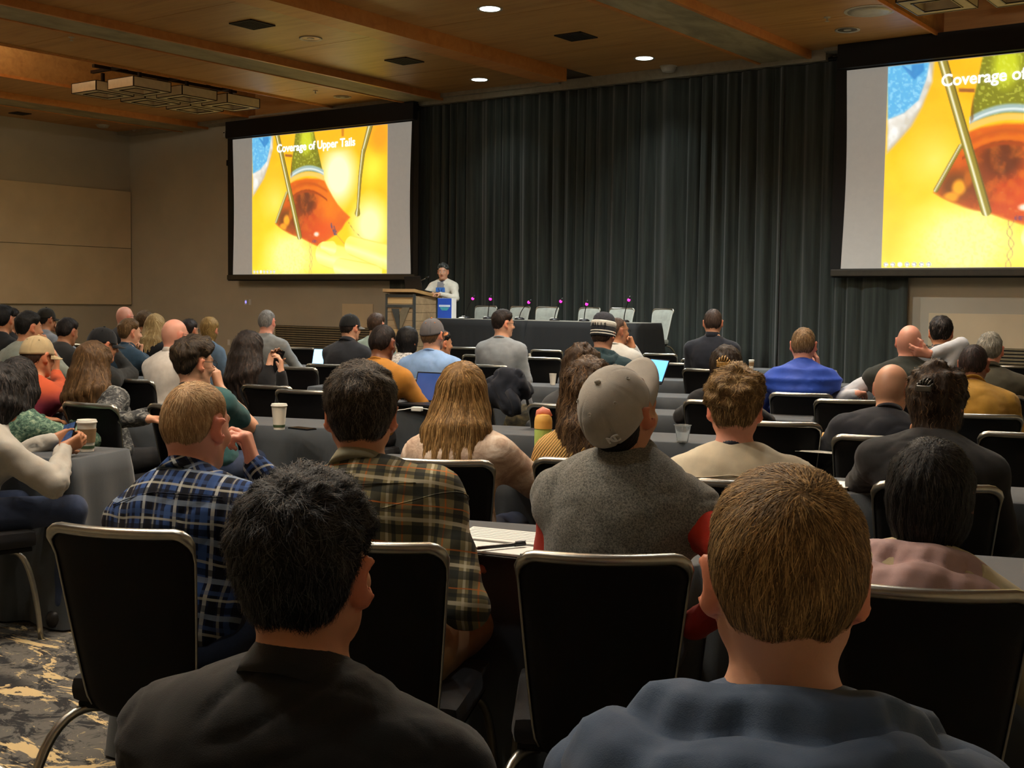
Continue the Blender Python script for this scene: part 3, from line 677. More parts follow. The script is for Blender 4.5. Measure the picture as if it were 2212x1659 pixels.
for i, (a, b_) in enumerate(mics):
    A = at_Y(*a, 14.3); B = at_Y(*b_, 14.3)
    gooseneck('gooseneck_microphone', (max(B[0], -11.85), 14.3, RZ+.76), (A[0], 14.28, A[2]), '%s magenta-lit gooseneck microphone on the panel table' % ords[i], True)
B = at_Y(888, 626, 14.45); A = at_Y(915, 601, 14.5)
gooseneck('gooseneck_microphone', (B[0], 14.45, RZ+lh+.03), (A[0], 14.55, A[2]), 'slanted silver gooseneck microphone on the lectern', False)
# laptop on the lectern
t = empty('laptop', (-12.62, 14.5, RZ+lh+.03), math.pi, 'black laptop open on the lectern', 'laptop')
o = MB().box((0, 0, 0), (.34, .23, .016), bev=.004).build('base', M_DARKP, t); o.rotation_euler = (.14, 0, 0); o.location = (0, -.02, .02)
o = MB().box((0, 0, .11), (.34, .01, .22), bev=.003).build('lid', M_DARKP, t); o.location = (0, .1, .035); o.rotation_euler = (-.25, 0, 0)
# blue display box on the table
M_BLUEB = mat('blue_printed_card', (26, 74, 178), .5, var=.05); M_TEAL = mat('teal_print', (60, 150, 170), .5); M_SKY = mat('pale_print', (190, 205, 225), .5)
t = empty('blue_display_box', (-11.72, 14.12, RZ+.761), .12, 'blue and white upright display box at the left end of the panel table', 'display box')
MB().box((0, 0, .15), (.27, .1, .30), bev=.003).build('box', M_WHITE, t)
MB().box((-.01, -.0515, .15), (.245, .003, .296)).build('front_print', M_BLUEB, t)
MB().prism([(-.09, .0), (.09, .0), (.045, -.05), (-.045, -.05)], 0, .002, Matrix.Translation((-.01, -.053, .165)) @ Matrix.Rotation(math.pi/2, 4, 'X')).build('picture_print', M_TEAL, t)
MB().box((-.01, -.0535, .185), (.2, .002, .03)).build('banner_print', M_SKY, t)
t = empty('computer_mouse', (-11.38, 14.05, RZ+.761), .3, 'small white object lying on the table beside the blue box', 'mouse')
MB().sph((0, 0, .012), .045, 14, (1, 1.4, .32)).build('body', M_WHITE, t, smooth=True); MB().box((0, .03, .027), (.006, .02, .004)).build('wheel', M_DARKP, t)
# ================================================================ FIGURE ENGINE: distance fields -> one smooth surface
def smin(a, b, k):
    h = np.maximum(k-np.abs(a-b), 0)/k
    return np.minimum(a, b)-h*h*k*.25
class Field:
    def __init__(s, lo, hi, vox):
        s.lo = np.array(lo, float); s.v = vox; s.n = np.maximum(np.ceil((np.array(hi)-s.lo)/vox).astype(int)+1, 4)
        s.D = np.full(s.n, .5, np.float32)
        s.ax = [(s.lo[i]+vox*np.arange(s.n[i])).astype(np.float32) for i in range(3)]
    def blk(s, lo, hi):
        a = np.clip(np.floor((lo-s.lo)/s.v).astype(int), 0, s.n); b = np.clip(np.ceil((hi-s.lo)/s.v).astype(int)+1, 0, s.n)
        if np.any(b <= a): return None
        sl = tuple(slice(a[i], b[i]) for i in range(3))
        return sl, (s.ax[0][sl[0]][:, None, None], s.ax[1][sl[1]][None, :, None], s.ax[2][sl[2]][None, None, :])
    def put(s, sl, d, k, op):
        if op == 'add': s.D[sl] = smin(s.D[sl], d, k)
        else: s.D[sl] = -smin(-s.D[sl], d, k)
    def rc(s, a, b, r1, r2=None, k=.02, op='add'):
        a = np.asarray(a, float); b = np.asarray(b, float); r2 = r1 if r2 is None else r2; m = max(r1, r2)+k+2.5*s.v
        q = s.blk(np.minimum(a, b)-m, np.maximum(a, b)+m)
        if q is None: return s
        sl, (x, y, z) = q; ba = b-a; L = float(ba@ba)+1e-9
        t = np.clip(((x-a[0])*ba[0]+(y-a[1])*ba[1]+(z-a[2])*ba[2])/L, 0, 1)
        d = np.sqrt((x-a[0]-t*ba[0])**2+(y-a[1]-t*ba[1])**2+(z-a[2]-t*ba[2])**2)-(r1+(r2-r1)*t)
        s.put(sl, d, k, op); return s
    def el(s, c, r, R=None, k=.02, op='add'):
        c = np.asarray(c, float); r = np.asarray(r, float); m = r.max()+k+2.5*s.v
        q = s.blk(c-m, c+m)
        if q is None: return s
        sl, (x, y, z) = q; x = x-c[0]; y = y-c[1]; z = z-c[2]
        if R is not None:
            R = np.asarray(R); x, y, z = (R[0, 0]*x+R[1, 0]*y+R[2, 0]*z, R[0, 1]*x+R[1, 1]*y+R[2, 1]*z, R[0, 2]*x+R[1, 2]*y+R[2, 2]*z)
        k0 = np.sqrt((x/r[0])**2+(y/r[1])**2+(z/r[2])**2); k1 = np.sqrt((x/r[0]**2)**2+(y/r[1]**2)**2+(z/r[2]**2)**2)+1e-6
        s.put(sl, k0*(k0-1)/k1, k, op); return s
    def grid(s): return np.meshgrid(*s.ax, indexing='ij')
    def sample(s, P):
        q = (P-s.lo)/s.v; q = np.clip(q, 0, s.n-1.001); i = q.astype(int); f = (q-i); D = s.D; out = 0
        for dx in (0, 1):
            for dy in (0, 1):
                for dz in (0, 1):
                    w = (f[:, 0] if dx else 1-f[:, 0])*(f[:, 1] if dy else 1-f[:, 1])*(f[:, 2] if dz else 1-f[:, 2])
                    out = out+w*D[i[:, 0]+dx, i[:, 1]+dy, i[:, 2]+dz]
        return out
    def grad(s, P):
        h = s.v; g = np.stack([s.sample(P+np.array(e)*h)-s.sample(P-np.array(e)*h) for e in ((1, 0, 0), (0, 1, 0), (0, 0, 1))], 1)
        return g/(np.linalg.norm(g, axis=1, keepdims=True)+1e-9)
    def nets(s):
        D = s.D.copy()
        for ax in range(3):
            idx = [slice(None)]*3
            for e in (0, -1): idx[ax] = e; D[tuple(idx)] = np.maximum(D[tuple(idx)], 1e-3)
        S = D < 0; nx, ny, nz = D.shape
        c = np.zeros((nx-1, ny-1, nz-1), np.int8)
        for dx in (0, 1):
            for dy in (0, 1):
                for dz in (0, 1): c += S[dx:nx-1+dx, dy:ny-1+dy, dz:nz-1+dz]
        act = (c > 0) & (c < 8); ijk = np.argwhere(act)
        if len(ijk) == 0: return np.zeros((0, 3)), np.zeros((0, 4), int)
        idx = np.full(act.shape, -1, np.int32); idx[act] = np.arange(len(ijk)); pos = np.zeros((len(ijk), 3)); cnt = np.zeros(len(ijk))
        i, j, k = ijk.T
        for ax in range(3):
            o = [a for a in range(3) if a != ax]
            for u in (0, 1):
                for w in (0, 1):
                    A = [0, 0, 0]; A[o[0]] = u; A[o[1]] = w; B = list(A); B[ax] = 1
                    da = D[i+A[0], j+A[1], k+A[2]]; db = D[i+B[0], j+B[1], k+B[2]]; m = (da < 0) != (db < 0)
                    t = np.where(m, da/(da-db+1e-12), 0)
                    for q in range(3): pos[:, q] += np.where(m, A[q]+(t if q == ax else 0), 0)
                    cnt += m
        V = s.lo+s.v*(ijk+pos/cnt[:, None]); Q = []
        for ax in range(3):
            sl0 = [slice(1, -1)]*3; sl1 = [slice(1, -1)]*3; sl0[ax] = slice(0, -1); sl1[ax] = slice(1, None)
            a = S[tuple(sl0)]; b = S[tuple(sl1)]; e = np.argwhere(a != b); off = np.ones(3, int); off[ax] = 0; e = e+off
            u, w = [(1, 2), (2, 0), (0, 1)][ax]; du = np.zeros(3, int); du[u] = 1; dw = np.zeros(3, int); dw[w] = 1
            q = np.stack([idx[tuple((e-du-dw).T)], idx[tuple((e-dw).T)], idx[tuple(e.T)], idx[tuple((e-du).T)]], 1)
            flip = S[tuple(e.T)]; q[flip] = q[flip][:, ::-1]; Q.append(q)
        Q = np.concatenate(Q); Q = Q[(Q >= 0).all(1)]
        return V, Q[:, ::-1] if False else Q
def vnormals(V, Q):
    a = V[Q[:, 2]]-V[Q[:, 0]]; b = V[Q[:, 3]]-V[Q[:, 1]]; n = np.cross(a, b); N = np.zeros_like(V)
    for c in range(4):
        for q in range(3): N[:, q] += np.bincount(Q[:, c], n[:, q], len(V))
    return N/(np.linalg.norm(N, axis=1, keepdims=True)+1e-12)
def waves(P, freq, seed, n=6):
    r = np.random.default_rng(seed); out = 0
    for k in range(n):
        d = r.normal(size=3); d /= np.linalg.norm(d); f = freq*r.uniform(.6, 1.7)
        out = out+np.sin(P@d*f+r.uniform(0, 6.28)+1.3*np.sin(P@r.normal(size=3)*freq*.35))
    return out/n
def rot(axis, a):
    c, s = math.cos(a), math.sin(a)
    return np.array({'x': [[1, 0, 0], [0, c, -s], [0, s, c]], 'y': [[c, 0, s], [0, 1, 0], [-s, 0, c]], 'z': [[c, -s, 0], [s, c, 0], [0, 0, 1]]}[axis])
def unit(v): v = np.asarray(v, float); return v/(np.linalg.norm(v)+1e-9)
def merge(parts):
    V, Q, o = [], [], 0
    for v, q in parts:
        if len(v): V.append(v); Q.append(q+o); o += len(v)
    return np.concatenate(V), np.concatenate(Q)

# ---------------------------------------------------------------- figure materials
def m_skin():
    m, nt, b = newmat('skin'); at = nt.new('ShaderNodeAttribute'); at.attribute_name = 'tone'
    n = nt.noise(nt.coord('Object'), 60, 3)
    nt.link(nt.mix(nt.math('MULTIPLY', n, .10), at.outputs['Color'], (.34, .13, .08)), b.inputs['Base Color'])
    b.inputs['Roughness'].default_value = .5; b.inputs['Subsurface Weight'].default_value = .12; b.inputs['Subsurface Radius'].default_value = (.012, .005, .003); b.inputs['Subsurface Scale'].default_value = .6
    bn = nt.new('ShaderNodeBump'); bn.inputs['Strength'].default_value = .12; bn.inputs['Distance'].default_value = .002
    nt.link(nt.noise(nt.coord('Object'), 260, 2), bn.inputs['Height']); nt.link(bn.outputs[0], b.inputs['Normal']); return m
M_SKIN = m_skin()
def m_hair(col, light=None, rough=.58):
    key = 'hair_%d_%d_%d' % tuple(col)
    if key in MATS: return MATS[key]
    m, nt, b = newmat(key); c = np.array(srgb(col)); l = np.array(srgb(light if light is not None else np.minimum(np.array(col)*1.5+10, 255)))
    v = nt.coord('Object', (1, 1, .12)); n = nt.noise(v, 90, 4, .65); n2 = nt.noise(nt.coord('Object', (1, 1, .3)), 14, 3)
    at = nt.new('ShaderNodeAttribute'); at.attribute_name = 'tint'
    f = nt.math('ADD', nt.math('MULTIPLY', n, .7), nt.math('MULTIPLY', n2, .35)); f = nt.math('ADD', f, nt.math('MULTIPLY', at.outputs['Fac'], .5))
    nt.link(nt.ramp(f, [(.3, tuple(c*.55)), (.55, tuple(c)), (.95, tuple(l))]), b.inputs['Base Color']); b.inputs['Roughness'].default_value = rough; b.inputs['Specular IOR Level'].default_value = .22
    bn = nt.new('ShaderNodeBump'); bn.inputs['Strength'].default_value = .7; bn.inputs['Distance'].default_value = .004
    nt.link(n, bn.inputs['Height']); nt.link(bn.outputs[0], b.inputs['Normal']); MATS[key] = m; return m
def m_fabric(col, rough=.85, bump=.25, scale=600, sheen=.1, var=.12, vscale=14):
    key = 'fabric_%d_%d_%d_%d' % (*col, scale)
    if key in MATS: return MATS[key]
    m, nt, b = newmat(key); c = np.array(srgb(col)); v = nt.coord('Object'); n = nt.noise(v, vscale, 4)
    nt.link(nt.ramp(n, [(.3, tuple(c*(1-var))), (.7, tuple(np.minimum(c*(1+var), 1)))]), b.inputs['Base Color']); b.inputs['Roughness'].default_value = rough; b.inputs['Sheen Weight'].default_value = sheen
    b.inputs['Specular IOR Level'].default_value = .25
    bn = nt.new('ShaderNodeBump'); bn.inputs['Strength'].default_value = bump; bn.inputs['Distance'].default_value = .003
    nt.link(nt.noise(v, scale, 2), bn.inputs['Height'])
    b2 = nt.new('ShaderNodeBump'); b2.inputs['Strength'].default_value = .4; b2.inputs['Distance'].default_value = .02
    nt.link(nt.folds(), b2.inputs['Height']); nt.link(bn.outputs[0], b2.inputs['Normal'])
    nt.link(b2.outputs[0], b.inputs['Normal']); MATS[key] = m; return m
def m_heather(a, b_, scale=260, key='heather'):
    if key in MATS: return MATS[key]
    m, nt, b = newmat(key); v = nt.coord('Object', (1, 1, 1)); n = nt.noise(v, scale, 4, .75, .6)
    nt.link(nt.ramp(n, [(.4, srgb(a)), (.6, srgb(b_))]), b.inputs['Base Color']); b.inputs['Roughness'].default_value = .95; b.inputs['Sheen Weight'].default_value = .2
    bn = nt.new('ShaderNodeBump'); bn.inputs['Strength'].default_value = .5; bn.inputs['Distance'].default_value = .003
    nt.link(n, bn.inputs['Height']); nt.link(bn.outputs[0], b.inputs['Normal']); MATS[key] = m; return m
def m_plaid(key, base, stripes_x, stripes_z, per, yoke=None, sleeve=0):
    """woven check: (position, half width, colour, weight) across and down the body"""
    if key in MATS: return MATS[key]
    m, nt, b = newmat(key); t = nt.new('ShaderNodeTexCoord'); sep = nt.new('ShaderNodeSeparateXYZ')
    wob = nt.new('ShaderNodeTexNoise'); wob.inputs['Scale'].default_value = 5; nt.link(t.outputs['Object'], wob.inputs['Vector'])
    ma = nt.new('ShaderNodeMix'); ma.data_type = 'VECTOR'; ma.inputs[0].default_value = .035; nt.link(t.outputs['Object'], ma.inputs[4]); nt.link(wob.outputs['Color'], ma.inputs[5]); nt.link(ma.outputs[1], sep.inputs[0])
    x, y, z = sep.outputs[0], sep.outputs[1], sep.outputs[2]
    x = nt.math('ADD', x, nt.math('MULTIPLY', y, .25)); z = nt.math('ADD', z, nt.math('MULTIPLY', y, .3))
    if yoke is not None:
        f = nt.math('GREATER_THAN', z, yoke); xr = nt.math('MULTIPLY', nt.math('ADD', x, z), .72); zr = nt.math('MULTIPLY', nt.math('SUBTRACT', z, x), .72)
        def lerp(a, c): return nt.math('ADD', a, nt.math('MULTIPLY', f, nt.math('SUBTRACT', c, a)))
        x, z = lerp(x, xr), lerp(z, zr)
    col = None; cur = tuple(srgb(base)); 
    for axis, st in ((x, stripes_x), (z, stripes_z)):
        fr = nt.math('FRACT', nt.math('ADD', nt.math('MULTIPLY', axis, 1/per), 50))
        for pos, hw, c, w in st:
            d = nt.math('ABSOLUTE', nt.math('SUBTRACT', fr, pos)); d = nt.math('LESS_THAN', d, hw)
            cur = nt.mix(nt.math('MULTIPLY', d, w), cur, srgb(c))
    nt.link(cur, b.inputs['Base Color']); b.inputs['Roughness'].default_value = .9; b.inputs['Specular IOR Level'].default_value = .2
    b2 = nt.new('ShaderNodeBump'); b2.inputs['Strength'].default_value = .5; b2.inputs['Distance'].default_value = .012
    nt.link(nt.folds(), b2.inputs['Height']); nt.link(b2.outputs[0], b.inputs['Normal']); MATS[key] = m; return m
def m_grad(key, stops, axis=2, lo=0, hi=1, rough=.85):
    if key in MATS: return MATS[key]
    m, nt, b = newmat(key); t = nt.new('ShaderNodeTexCoord'); sep = nt.new('ShaderNodeSeparateXYZ'); nt.link(t.outputs['Object'], sep.inputs[0])
    f = nt.math('DIVIDE', nt.math('SUBTRACT', sep.outputs[axis], lo), hi-lo); f = nt.math('ADD', f, nt.math('MULTIPLY', nt.math('SUBTRACT', nt.noise(nt.coord('Object'), 12, 2), .5), .06))
    nt.link(nt.ramp(f, [(p, srgb(c)) for p, c in stops]), b.inputs['Base Color']); b.inputs['Roughness'].default_value = rough
    b2 = nt.new('ShaderNodeBump'); b2.inputs['Strength'].default_value = .5; b2.inputs['Distance'].default_value = .012
    nt.link(nt.folds(), b2.inputs['Height']); nt.link(b2.outputs[0], b.inputs['Normal']); MATS[key] = m; return m
def m_mottle(key, a, b_, c, scale=18):
    if key in MATS: return MATS[key]
    m, nt, b = newmat(key); n = nt.noise(nt.coord('Object', (1, 1, 1.6)), scale, 5, .7, 1.0)
    nt.link(nt.ramp(n, [(.38, srgb(a)), (.5, srgb(b_)), (.64, srgb(c))]), b.inputs['Base Color']); b.inputs['Roughness'].default_value = .8
    b2 = nt.new('ShaderNodeBump'); b2.inputs['Strength'].default_value = .4; b2.inputs['Distance'].default_value = .01
    nt.link(nt.noise(nt.coord('Object'), 25, 3), b2.inputs['Height']); nt.link(b2.outputs[0], b.inputs['Normal']); MATS[key] = m; return m
def m_rib(key, col, per=.011):
    if key in MATS: return MATS[key]
    m, nt, b = newmat(key); t = nt.new('ShaderNodeTexCoord'); sep = nt.new('ShaderNodeSeparateXYZ'); nt.link(t.outputs['Object'], sep.inputs[0]); c = np.array(srgb(col))
    ax = nt.math('ABSOLUTE', sep.outputs[0]); q = nt.math('ADD', nt.math('MULTIPLY', ax, .8), nt.math('MULTIPLY', sep.outputs[2], .6))
    s = nt.math('SINE', nt.math('MULTIPLY', q, 2*math.pi/per)); s = nt.math('ADD', nt.math('MULTIPLY', s, .5), .5)
    nt.link(nt.ramp(s, [(.0, tuple(c*.4)), (.5, tuple(c)), (1, tuple(np.minimum(c*1.25, 1)))]), b.inputs['Base Color']); b.inputs['Roughness'].default_value = .9
    bn = nt.new('ShaderNodeBump'); bn.inputs['Strength'].default_value = .8; bn.inputs['Distance'].default_value = .004; nt.link(s, bn.inputs['Height']); nt.link(bn.outputs[0], b.inputs['Normal']); MATS[key] = m; return m

# ---------------------------------------------------------------- hands
def hand_prims(f, w, d, pn, side, curl=.35, s=1.0, k=.006, spread=1.0, thumb=1.0):
    """palm, four fingers of unequal length with bends and a thumb from the side of the palm.
       w wrist, d direction to the knuckles, pn palm normal, side +1 when the thumb lies towards cross(d, pn)"""
    d = unit(d); pn = unit(np.asarray(pn)-d*np.dot(pn, d)); ac = np.cross(d, pn)*side
    for off in (-.03, -.011, .009, .028):
        f.rc(w+ac*off*.55*s, w+d*.085*s+ac*off*s, .0165*s, .0125*s, k=.014)
    for i, (off, ln) in enumerate(((.03, .92), (.0105, 1.04), (-.01, .98), (-.029, .78))):
        p = w+d*(.088-.006*abs(i-1))*s+ac*off*s; dirn = unit(d+ac*off*1.2*spread); a = 0
        for L, ca, r0, r1 in ((.043, .75, .0098, .0088), (.027, .95, .0088, .0079), (.021, .7, .0079, .0066)):
            a += curl*ca*(1+.12*i); v = dirn*math.cos(a)+pn*math.sin(a); q = p+v*L*ln*s; f.rc(p, q, r0*s, r1*s, k=k); p = q
    p = w+d*.022*s+ac*.024*s+pn*.008*s; v = unit(d*.75+ac*.75*thumb+pn*.35)
    for L, b_, r0, r1 in ((.042, .0, .0135, .011), (.032, .35*curl+.05, .0105, .0095), (.026, .5*curl+.05, .0095, .0075)):
        v = unit(v+d*b_*.8+pn*b_*.6-ac*b_*.3); q = p+v*L*s; f.rc(p, q, r0*s, r1*s, k=k+.004); p = q
def ik(S, T, a, b, pole):
    S, T = np.asarray(S, float), np.asarray(T, float); v = T-S; L = np.linalg.norm(v)
    if L > (a+b)*.985: T = S+v/L*(a+b)*.985; v = T-S; L = np.linalg.norm(v)
    x = (L*L+a*a-b*b)/(2*L); h = math.sqrt(max(a*a-x*x, 0)); u = v/L; p = np.asarray(pole, float)-S; p = unit(p-u*np.dot(p, u))
    return S+u*x+p*h, T
# ================================================================ PERSON BUILDER
SKINS = dict(fair=(214, 160, 128), pink=(222, 158, 134), tan=(188, 132, 96), olive=(172, 118, 82), brown=(120, 76, 50), dark=(86, 54, 38))
def sstep(a, b, x): t = np.clip((x-a)/(b-a), 0, 1); return t*t*(3-2*t)
def set_attr(me, name, arr, typ):
    if typ == 'FLOAT_COLOR':
        a = me.color_attributes.new(name, typ, 'POINT'); c4 = np.ones((len(arr), 4), np.float32); c4[:, :3] = arr; a.data.foreach_set('color', c4.ravel())
    else:
        a = me.attributes.new(name, 'FLOAT', 'POINT'); a.data.foreach_set('value', np.asarray(arr, np.float32))
def strands(f, V, flow, n, length, width, lift, segs, seed, name, m, parent, off=.0005, curl=0.0, clump=.35):
    r = np.random.default_rng(seed); P = V[r.integers(0, len(V), n)]+r.normal(size=(n, 3))*.003
    P = P-f.grad(P)*(f.sample(P)-off)[:, None]; L = length*r.uniform(.5, 1.2, n); pts = []; nrm = []; jit = r.normal(size=(n, 3))*clump; up = lift*r.uniform(-.1, 1.0, n)
    ph = r.uniform(0, 6.28, n)
    for k in range(segs+1):
        N = f.grad(P); fl = flow(P)+jit*(.5+.5*k/segs)
        if curl: fl = fl+np.cross(N, fl)*(curl*np.sin(ph+k*1.7))[:, None]
        T = fl-N*np.sum(fl*N, 1, keepdims=True); T /= np.linalg.norm(T, axis=1, keepdims=True)+1e-9
        h = off+up*(k/segs)**1.3; pts.append(P+N*h[:, None]); nrm.append(np.cross(T, N))
        P = P+T*(L/segs)[:, None]; P = P-f.grad(P)*(f.sample(P)-off)[:, None]
    V2 = []; 
    for k in range(segs+1):
        w = width*(1-.75*(k/segs)); V2 += [pts[k]-nrm[k]*w, pts[k]+nrm[k]*w]
    V2 = np.stack(V2, 1).reshape(-1, 3); b = np.arange(n)[:, None]*(2*(segs+1)); Q = np.concatenate([b+np.array([[2*k, 2*k+1, 2*k+3, 2*k+2]]) for k in range(segs)])
    me = mesh_np(name, V2, Q); set_attr(me, 'tint', np.repeat(r.uniform(-.45, .7, n), 2*(segs+1)), 'FLOAT')
    return tag(add(name, me, m, parent), kind='stuff')

def head_prims(f, P, R, s, sex):
    g = lambda *v: P+R@(np.array(v)*s)
    jw = 1.0 if sex == 'm' else .9
    f.el(g(0, -.012, .025), np.array((.076, .096, .092))*s, R, .02); f.el(g(0, -.03, -.012), np.array((.067, .07, .07))*s, R, .03)
    f.el(g(0, .028, -.04), np.array((.059*jw, .064, .078))*s, R, .03)
    for q in (-1, 1): f.rc(g(q*.052*jw, -.002, -.055), g(q*.02, .062, -.1), .02*s, .018*s, .025)
    f.el(g(0, .066, -.1), np.array((.026, .022, .02))*s, R, .02)
def face_prims(f, P, R, s, sex, ears=True):
    g = lambda *v: P+R@(np.array(v)*s)
    f.rc(g(-.034, .078, .024), g(.034, .078, .024), .011*s, k=.015)
    for q in (-1, 1):
        f.el(g(q*.032, .096, .004), np.array((.017, .013, .012))*s, R, .012, 'sub'); f.el(g(q*.031, .076, .003), np.array((.0125,)*3)*s, R, .003); f.el(g(q*.042, .062, -.03), np.array((.02, .02, .02))*s, R, .02)
    f.rc(g(0, .09, .012), g(0, .112, -.028), .008*s, .0125*s, .01)
    for q in (-1, 1): f.el(g(q*.013, .1, -.032), np.array((.009, .011, .008))*s, R, .008)
    f.el(g(0, .088, -.057), np.array((.023, .012, .006))*s, R, .006); f.el(g(0, .086, -.067), np.array((.02, .012, .007))*s, R, .006)
    if ears:
        for q in (-1, 1):
            E = R@rot('z', -q*.62)@rot('x', -.15); f.el(g(q*.086, -.014, -.006), np.array((.0088, .024, .036))*s, E, .007)
            f.el(g(q*.098, -.004, -.004), np.array((.009, .012, .02))*s, E, .006, 'sub'); f.el(g(q*.081, -.003, -.036), np.array((.008, .011, .011))*s, E, .008)

def arm_target(kind, side, c):
    """returns hand position, elbow pole, hand direction, palm normal, curl (person-local)"""
    g = lambda *v: c['Hc']+c['Rh']@(np.array(v)*c['s'])
    if isinstance(kind, dict):
        q = dict(kind)
        if 'pix' in q: q['hand'] = c['loc'](at_d(*q['pix']))
        if 'epix' in q: q['elbow'] = c['loc'](at_d(*q['epix']))
        return [np.array(q['hand'], float), np.array(q.get('elbow', (side*.3, .1, .7)), float), np.array(q.get('dir', (-side*.3, 1, 0)), float), np.array(q.get('palm', (0, 0, -1)), float), q.get('curl', .4)]
    if kind == 'table': return [np.array((side*.12, .40, .785)), np.array((side*.42, .12, .68)), np.array((-side*.55, .85, -.05)), np.array((0, .05, -1)), .35]
    if kind == 'tablein': return [np.array((side*.03, .42, .79)), np.array((side*.45, .15, .7)), np.array((-side*.95, .4, 0)), np.array((0, .05, -1)), .3]
    if kind == 'lap': return [np.array((side*.07, .27, .66)), np.array((side*.4, -.05, .72)), np.array((-side*.6, .8, -.1)), np.array((0, 0, -1)), .4]
    if kind == 'chin': return [g(side*.05, .085, -.20), np.array((side*.16, .5, .75)), c['Rh']@np.array((-side*.15, .1, 1)), c['Rh']@np.array((0, -1, .1)), 1.1]
    if kind == 'cheek': return [g(side*.10, .05, -.17), np.array((side*.3, .45, .72)), c['Rh']@np.array((-side*.1, -.1, 1)), c['Rh']@np.array((-side*1, 0, 0)), .5]
    if kind == 'temple': return [g(side*.13, .02, -.10), np.array((side*.6, .1, 1.0)), c['Rh']@np.array((-side*.5, -.2, .8)), c['Rh']@np.array((-side*1, 0, -.2)), .5]
    if kind == 'mouth': return [g(side*.06, .13, -.14), np.array((side*.2, .5, .75)), c['Rh']@np.array((-side*.3, -.3, .9)), c['Rh']@np.array((0, -1, 0)), .9]
    raise ValueError(kind)

